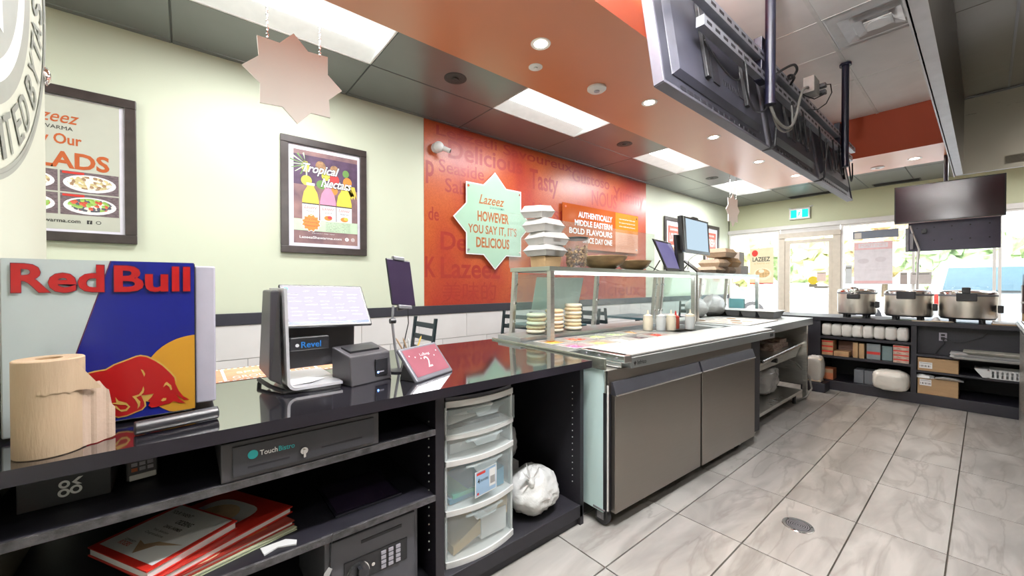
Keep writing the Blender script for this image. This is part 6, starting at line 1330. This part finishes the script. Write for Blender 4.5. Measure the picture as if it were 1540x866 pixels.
b.poly([(PX + .0026, U(.33) + (.085 if k % 2 else .068) * math.cos(k * math.pi / 12), V(.73) + (.085 if k % 2 else .068) * math.sin(k * math.pi / 12)) for k in range(24)], 6)
b.poly([(PX + .0030, U(.33) + (.078 if k % 2 else .062) * math.cos(k * math.pi / 12), V(.73) + (.078 if k % 2 else .062) * math.sin(k * math.pi / 12)) for k in range(24)], 4)
for q, s in enumerate(('Try Our', 'Refreshing', 'Flavours')): wt_(b, s, U(.26), U(.40), V(.705 + .028 * q), V(.69 + .028 * q), 7, .0034)
for q, s in enumerate(('Mango Guava (300 Cals)', 'Pineapple Coconut (300 Cals)', 'Guava Nectar (300 Cals)', 'Mango Pineapple Nectar (300 Cals)', 'Mango Nectar (180 Cals)', 'Pineapple Nectar (170 Cals)')): wt_(b, s, U(.50), U(.79), V(.721 + .0145 * q), V(.712 + .0145 * q), 12, .0030)
wt_(b, 'LazeezShawarma.com', U(.20), U(.685), V(.868), V(.845), 6, .003, bold=.02); wt_(b, 'Flavours may vary', U(.34), U(.60), V(.825), V(.814), 6, .003)
ell(b, U(.75), V(.857), .018, .018, 6, .003); wt_(b, 'f', U(.745), U(.757), V(.867), V(.845), 0, .0034); ell(b, U(.825), V(.857), .017, .017, 6, .003); ell(b, U(.825), V(.857), .012, .012, 0, .0033); ell(b, U(.825), V(.857), .006, .006, 6, .0036)
wt_(b, 'Tropical', U(.235), U(.665), V(.315), V(.205), 12, .0034, bold=.045, sh=.4); wt_(b, 'Tropical', U(.24), U(.66), V(.31), V(.21), 6, .0038, bold=.02, sh=.4)
wt_(b, 'Nectars', U(.435), U(.815), V(.405), V(.315), 12, .0034, bold=.045, sh=.4); wt_(b, 'Nectars', U(.44), U(.81), V(.40), V(.32), 6, .0038, bold=.02, sh=.4)
b.build('printed_sheet', [P('purple wood print', (.22, .13, .18), .5, var=.5, scale=5, hue2=(.38, .22, .2)), P('yellow juice', (.75, .58, .08), .4), P('pink juice', (.72, .28, .42), .4), P('lime fruit', (.55, .55, .08), .4), P('orange fruit', (.75, .26, .05), .4), P('green fruit', (.15, .3, .08), .4), PAPER, INKR, P('dark plum print', (.09, .05, .10), .5, var=.5, scale=8), P('brown fruit', (.35, .2, .1), .5, var=.4, scale=40), P('red fruit', (.55, .06, .06), .4), P('pale leaf', (.5, .6, .45), .4), INKK, P('mint band', (.55, .72, .5), .4)], t)
def lovers(y0, y1, lab, title):
    z0, z1 = 1.472, 2.49
    t = frame(y0, y1, z0, z1, lab, w=.07)
    b = B(); U = lambda u: y0 + (y1 - y0) * u; V = lambda v: z1 - (z1 - z0) * v
    rect(b, U(.15), U(.85), V(.9), V(.12), 0); rect(b, U(.2), U(.8), V(.85), V(.16), 1, .0006)
    wt_(b, 'SHAWARMA', U(.3), U(.7), V(.25), V(.20), 0, bold=.02); wt_(b, title, U(.27), U(.75), V(.46), V(.29), 0, bold=.03); rect(b, U(.25), U(.77), V(.8), V(.52), 2, .0012); ell(b, U(.5), V(.66), .15, .1, 3, .0016)
    b.build('printed_sheet', [P('pale pink print', (.72, .66, .64), .5), P('poster red', (.55, .10, .07), .45), P('poster pale', (.7, .62, .55), .5), food_mat('wrap pic', [(.6, .4, .2), (.7, .6, .4), (.4, .2, .1)], 50)], t)
lovers(6.99, 7.735, 'red and white framed poster just right of the lettered wall', 'LOVERS')
lovers(8.63, 9.376, 'red and white framed poster nearest the window corner, behind the monitor', 'FRESH')
# star shaped sign on the lettered wall
def star_pts(cy, cz, R, r, x, rot=90): return [(x, cy + (R if k % 2 == 0 else r) * math.cos(math.radians(rot + 22.5 * k)), cz + (R if k % 2 == 0 else r) * math.sin(math.radians(rot + 22.5 * k))) for k in range(16)]
t = thing('star_sign', 'large mint eight pointed star sign with orange lettering on the red wall', 'sign', (.04, 2.945, 1.38))
b = B(); b.prism(star_pts(2.945, 1.972, .60, .46, .030), (.008, 0, 0)); b.build('plate', PAPER, t)
b = B(); b.prism(star_pts(2.945, 1.972, .583, .447, .0382), (.001, 0, 0)); b.build('mint_face', MINTP, t)
b = B(); PX = .0396
wt_(b, 'Lazeez', 2.70, 3.09, 2.16, 2.275, 0, 0, bold=.012, sh=.35); wt_(b, 'SHAWARMA', 2.86, 3.09, 2.115, 2.145, 1, 0, bold=.01)
wt_(b, 'HOWEVER', 2.68, 3.16, 1.95, 2.075, 0, 0, bold=.03); wt_(b, "YOU SAY IT, IT'S", 2.545, 3.29, 1.785, 1.91, 0, 0, bold=.02); wt_(b, 'DELICIOUS', 2.66, 3.17, 1.635, 1.76, 0, 0, bold=.03)
b.build('lettering', [P('star lettering orange', (.40, .13, .04), .4), P('star lettering green', (.1, .3, .25), .4)], t)
for (y, z) in ((2.55, 2.35), (3.34, 2.35), (2.55, 1.60), (3.34, 1.60)):
    b = B(); b.cyl((.004, y, z), (.044, y, z), .014, n=14); b.build('stand_off', CHROME, t, smooth=True)
# orange plaque
t = thing('wall_plaque', 'orange rectangular acrylic plaque with white heading on the red wall', 'sign', (.04, 5.11, 1.72))
b = B(); b.box(.030, .036, 4.155, 6.08, 1.72, 2.373); b.build('plate', P('plaque orange', (.45, .09, .015), .12, var=.08, scale=2), t, bevel=.002)
b = B(); PX = .0365; rect(b, 5.42, 6.075, 2.05, 2.368, 2, 0); rect(b, 5.42, 6.075, 1.725, 2.05, 3, 0)
for q, s in enumerate(('AUTHENTICALLY', 'MIDDLE EASTERN', 'BOLD FLAVOURS', 'SINCE DAY ONE')): wt_(b, s, [4.5, 4.42, 4.3, 4.6][q], [5.33, 5.33, 5.33, 5.33][q], 2.19 - .125 * q, 2.28 - .125 * q, 0, .0006, bold=.03)
for q in range(3): wt_(b, ['Lazeez means delicious in every tongue', 'Our recipes are inspired by the streets', 'of the middle east and beyond'][q], 5.52, 5.98, 2.26 - .06 * q, 2.285 - .06 * q, 0, .0006)
for q in range(8): wt_(b, 'slow roasted meats and fresh vegetables', 5.5, 5.98, 1.995 - .03 * q, 2.012 - .03 * q, 1, .0006)
b.build('lettering', [PAPER, INKO, P('plaque amber', (.62, .20, .02), .15), P('plaque pink', (.62, .30, .20), .3)], t)
for (y, z) in ((4.22, 2.32), (6.02, 2.32), (4.22, 1.78), (6.02, 1.78)):
    b = B(); b.cyl((.004, y, z), (.042, y, z), .016, n=14); b.build('stand_off', CHROME, t, smooth=True)
# security camera
t = thing('security_camera', 'small white dome security camera at the top left of the red wall', 'camera', (.06, 2.14, 2.62))
b = B(); b.cyl((.0045, 2.14, 2.70), (.03, 2.14, 2.70), .055, n=24); b.build('wall_plate', WPL, t, smooth=True)
b = B(); b.blob((.075, 2.14, 2.70), (.06, .058, .058), 20, 14, amp=0); b.build('body', WPL, t, smooth=True)
b = B(); b.cyl((.10, 2.17, 2.69), (.15, 2.24, 2.655), .026, n=18); ln = b.build('lens_barrel', WPL, t, smooth=True); b = B(); b.cyl((.15, 2.24, 2.655), (.153, 2.244, 2.653), .02, n=18); b.build('lens', BPL, ln)
# hanging stars
def hang(cy, cz, label, chains, ztop):
    t = thing('hanging_star', label, 'hanging decoration', (1.3, cy, cz - .24))
    R, r = .262, .196
    b = B(); b.prism(star_pts(cy, cz, R, r, 1.294, rot=90 + 2), (.012, 0, 0)); b.build('star_board', P('pale beige board', (.88, .83, .77), .6, var=.02, scale=3) if 'pale beige board' not in bpy.data.materials else bpy.data.materials['pale beige board'], t, bevel=.001)
    for yc, zb in chains:
        b = B(); z = zb
        while z < ztop - .012:
            b.tube([(1.3, yc + .005, z), (1.3, yc + .005, z + .016), (1.3, yc, z + .021), (1.3, yc - .005, z + .016), (1.3, yc - .005, z), (1.3, yc, z - .003), (1.3, yc + .005, z)], .0018, 4)
            z += .019
            b.tube([(1.305, yc, z), (1.305, yc, z + .016), (1.3, yc, z + .021), (1.295, yc, z + .016), (1.295, yc, z), (1.3, yc, z - .003), (1.305, yc, z)], .0018, 4); z += .019
        o = b.build('chain', CHROME, t); o['kind'] = 'stuff'
        b = B(); b.cyl((1.3, yc, zb - .03), (1.3, yc, zb), .004, n=8); b.build('hook', CHROME, t)
hang(.505, 2.405, 'large pale eight pointed star hanging by two chains near the ceiling light', [(.364, 2.56), (.639, 2.56)], 2.998)
hang(6.80, 2.385, 'small looking pale star hanging far away near the window corner', [(6.68, 2.56), (6.93, 2.56)], 2.998)
# exit sign
t = thing('exit_sign', 'lit green and white exit sign with running figure above the door', 'sign', (1.415, 9.9, 2.555))
b = B(); b.box(1.235, 1.595, 9.895, 9.95, 2.555, 2.785); b.build('housing', P('sign housing', (.68, .66, .64), .4), t, bevel=.006)
EXG = EM('exit sign teal', (.02, .62, .52), 1.0); EXW = EM('exit sign white', (.9, 1, 1), 1.3)
b = B(); b.box(1.265, 1.565, 9.892, 9.895, 2.59, 2.75, 0); b.box(1.37, 1.46, 9.8915, 9.892, 2.59, 2.75, 1)
f = lambda pts: b.poly([(1.415 + x, 9.891, 2.67 + z) for x, z in pts], 0)
b.cyl((1.43, 9.8913, 2.722), (1.43, 9.891, 2.722), .012, n=10); f([(-.005, .035), (.02, .03), (.005, -.01), (-.018, -.005)]); f([(-.018, -.005), (.005, -.01), (-.02, -.06), (-.032, -.055)]); f([(-.005, -.005), (.008, -.012), (.03, -.05), (.018, -.058)]); f([(-.005, .035), (-.035, .01), (-.03, .004), (0, .025)]); f([(.015, .03), (.038, .012), (.034, .006), (.012, .018)])
b.build('sign_face', [EXG, EXW], t)
b = B(); b.cyl((1.22, 9.93, 2.80), (1.26, 9.93, 2.79), .012, n=10); b.cyl((1.58, 9.93, 2.80), (1.64, 9.93, 2.81), .012, n=10); b.build('hanger', WPL, t)
# posters and notices on the window wall
def notice(x0, x1, z0, z1, label, mats, draw, y=9.925, name='window_poster', cat='poster'):
    t = thing(name, label, cat, ((x0 + x1) / 2, y, z0)); b = B(); b.box(x0, x1, y, y + .004, z0, z1); b.build('sheet', mats[0], t)
    b = B(); q = lambda u0, u1, v0, v1, m, d=.0006: b.quad((x0 + (x1 - x0) * u0, y - d, z0 + (z1 - z0) * v0), (x0 + (x1 - x0) * u1, y - d, z0 + (z1 - z0) * v0), (x0 + (x1 - x0) * u1, y - d, z0 + (z1 - z0) * v1), (x0 + (x1 - x0) * u0, y - d, z0 + (z1 - z0) * v1), m)
    tx = lambda s, u0, u1, v0, v1, m, bold=0: b.text(s, (x0 + (x1 - x0) * u0, y - .001, z0 + (z1 - z0) * v0), ((x1 - x0) * (u1 - u0), 0, 0), (0, 0, (z1 - z0) * (v1 - v0)), m, bold=bold)
    el = lambda u, v, ru, rv, m, d=.0008: b.poly([(x0 + (x1 - x0) * (u + ru * math.cos(k * math.pi / 10)), y - d, z0 + (z1 - z0) * (v + rv * math.sin(k * math.pi / 10))) for k in range(20)], m)
    draw(q, tx, el); b.build('print', mats, t); return t
notice(.47, .94, 1.195, 2.0, 'beige wrap restaurant poster on the left window glass', [P('poster beige', (.62, .55, .36), .5, var=.03), INKR, INKK, P('poster plate', (.72, .62, .45), .5), P('poster bread', (.5, .33, .15), .6, var=.4, scale=20)],
       lambda q, tx, el: (el(.22, .86, .13, .09, 1), tx('LAZEEZ', .12, .86, .63, .75, 2, .02), tx('A TASTE OF', .18, .84, .55, .59, 4), el(.55, .28, .38, .17, 3), el(.55, .3, .30, .12, 4, .001), el(.50, .36, .12, .05, 3, .0012), q(0, 1, 0, .03, 1)))
notice(2.29, 2.83, 1.19, 1.985, 'pale pink printed poster on the window, back side showing', [P('poster back white', (.62, .58, .60), .6), P('poster back pink', (.68, .42, .42), .6), P('poster back print', (.55, .5, .52), .6)],
       lambda q, tx, el: (q(0, 1, .82, 1, 1), q(.12, .88, .86, .97, 0, .0008), tx('POUTINES', .16, .84, .89, .95, 1), q(0, 1, .02, .08, 1), tx('try our new fries today', .1, .9, .76, .78, 2), el(.25, .55, .15, .06, 2), el(.7, .58, .14, .06, 2), tx('only for a limited time', .15, .85, .4, .42, 2), tx('loaded', .3, .7, .32, .36, 2)))
notice(2.27, 2.905, 2.05, 2.20, 'dark slate strip sign above the pink window poster', [P('slate strip', (.16, .18, .22), .4), P('beige tag', (.55, .5, .45), .5)], lambda q, tx, el: q(.04, .2, .1, .8, 1), name='strip_sign', cat='sign')
notice(2.16, 2.26, 1.20, 1.56, 'small grey paper notice left of the pink window poster', [P('grey paper', (.5, .52, .52), .6), INKG], lambda q, tx, el: q(.1, .9, .8, .9, 1))
notice(2.93, 3.02, 1.19, 1.40, 'narrow brown notice right of the pink window poster', [P('brown notice', (.35, .3, .28), .5), INKG], lambda q, tx, el: q(.1, .9, .8, .9, 1))
notice(3.06, 3.32, 1.19, 1.40, 'grey notice board right of the narrow brown notice', [P('warm grey notice', (.48, .44, .42), .5), INKG], lambda q, tx, el: q(.1, .9, .8, .9, 1), y=9.90)
notice(1.71, 1.855, 1.25, 1.435, 'small pinkish notice on the door glass', [P('pinkish paper', (.62, .48, .42), .6), P('notice dark head', (.3, .25, .22), .5)], lambda q, tx, el: q(0, 1, .85, 1, 1), name='door_notice', y=9.945)
notice(1.66, 1.895, 1.105, 1.155, 'dark horizontal strip notice on the door glass', [P('olive strip', (.25, .23, .2), .5), INKG], lambda q, tx, el: q(.1, .9, .3, .6, 1), name='door_notice', y=9.945)
t = thing('door_sticker', 'round yellow sticker with dark lower half on the door glass', 'sticker', (1.645, 9.94, 1.15))
b = B(); b.cyl((1.645, 9.949, 1.27), (1.645, 9.947, 1.27), .085, n=28); b.build('disc', P('yellow sticker', (.62, .48, .03), .4), t); b = B(); b.box(1.575, 1.715, 9.9475, 9.9485, 1.13, 1.20); b.build('dark_base', P('sticker dark', (.2, .18, .12), .5), t)
# ---------------------------------------------------------------- dining chairs and tables
CH = P('black metal chair', (.02, .035, .04), .4, .3)
def chair_proto(label):
    t = thing('dining_chair', label, 'chair', (0, 0, 0), 'black ladder back dining chairs')
    b = B(); b.box(-.20, .20, -.20, .20, .43, .455); b.build('seat', P('black seat pad', (.03, .03, .035), .5), t, bevel=.01)
    for s in (-1, 1):
        b = B(); b.hexa([(s * .19 - .014, .18, 0), (s * .19 + .014, .18, 0), (s * .19 + .014, .205, 0), (s * .19 - .014, .205, 0)], [(s * .18 - .014, .15, .43), (s * .18 + .014, .15, .43), (s * .18 + .014, .175, .43), (s * .18 - .014, .175, .43)]); b.build('front_leg', CH, t)
        b = B(); b.hexa([(s * .19 - .014, -.24, 0), (s * .19 + .014, -.24, 0), (s * .19 + .014, -.215, 0), (s * .19 - .014, -.215, 0)], [(s * .19 - .014, -.205, .45), (s * .19 + .014, -.205, .45), (s * .19 + .014, -.18, .45), (s * .19 - .014, -.18, .45)])
        b.hexa([(s * .19 - .014, -.205, .45), (s * .19 + .014, -.205, .45), (s * .19 + .014, -.18, .45), (s * .19 - .014, -.18, .45)], [(s * .19 - .014, -.265, .90), (s * .19 + .014, -.265, .90), (s * .19 + .014, -.24, .90), (s * .19 - .014, -.24, .90)]); b.build('rear_leg', CH, t, bevel=.003)
    for k in range(3):
        z = .60 + .105 * k; yy = -.19 - .06 * (z - .45) / .45 - .008
        b = B(); b.box(-.176, .176, yy - .008, yy + .006, z, z + .045); b.build('back_slat', CH, t, bevel=.003)
    return t
c0 = chair_proto('black ladder back chair seen just right of the pencil cup')
c0.location = (.74, 1.38, 0); c0.rotation_euler = (0, 0, math.radians(180)); 
dup(c0, (.66, 2.56, 0), 'black chair half hidden at the left end of the sneeze guard', math.radians(190))
dup(c0, (.78, 3.55, 0), 'first dark chair seen through the guard glass right of the flatbreads', math.radians(182)); dup(c0, (.75, 4.2, 0), 'second dark chair behind the guard glass, back toward the camera', math.radians(0))
dup(c0, (.75, 6.3, 0), 'far dark chair seen through the right guard glass', math.radians(180))
def dtable(x, y, label):
    t = thing('dining_table', label, 'table', (x, y, 0), 'dining tables along the left wall')
    b = B(); b.box(x - .32, x + .32, y - .32, y + .32, .715, .745); b.build('tabletop', P('dark teal tabletop', (.05, .12, .14), .3) if 'dark teal tabletop' not in bpy.data.materials else bpy.data.materials['dark teal tabletop'], t, bevel=.004)
    b = B(); b.cyl((x, y, .02), (x, y, .715), .035, n=16); b.build('pedestal', BPL, t, smooth=True)
    b = B(); b.box(x - .25, x + .25, y - .03, y + .03, 0, .02); b.box(x - .03, x + .03, y - .25, y + .25, 0, .02); b.build('base', BPL, t, bevel=.004)
dtable(.72, 3.16, 'dining table behind the flatbread stacks'); dtable(.75, 4.95, 'teal dining table seen through the guard glass'); dtable(.75, 7.1, 'farthest dining table near the window corner')
# other light of the room: window daylight comes from the sky; done
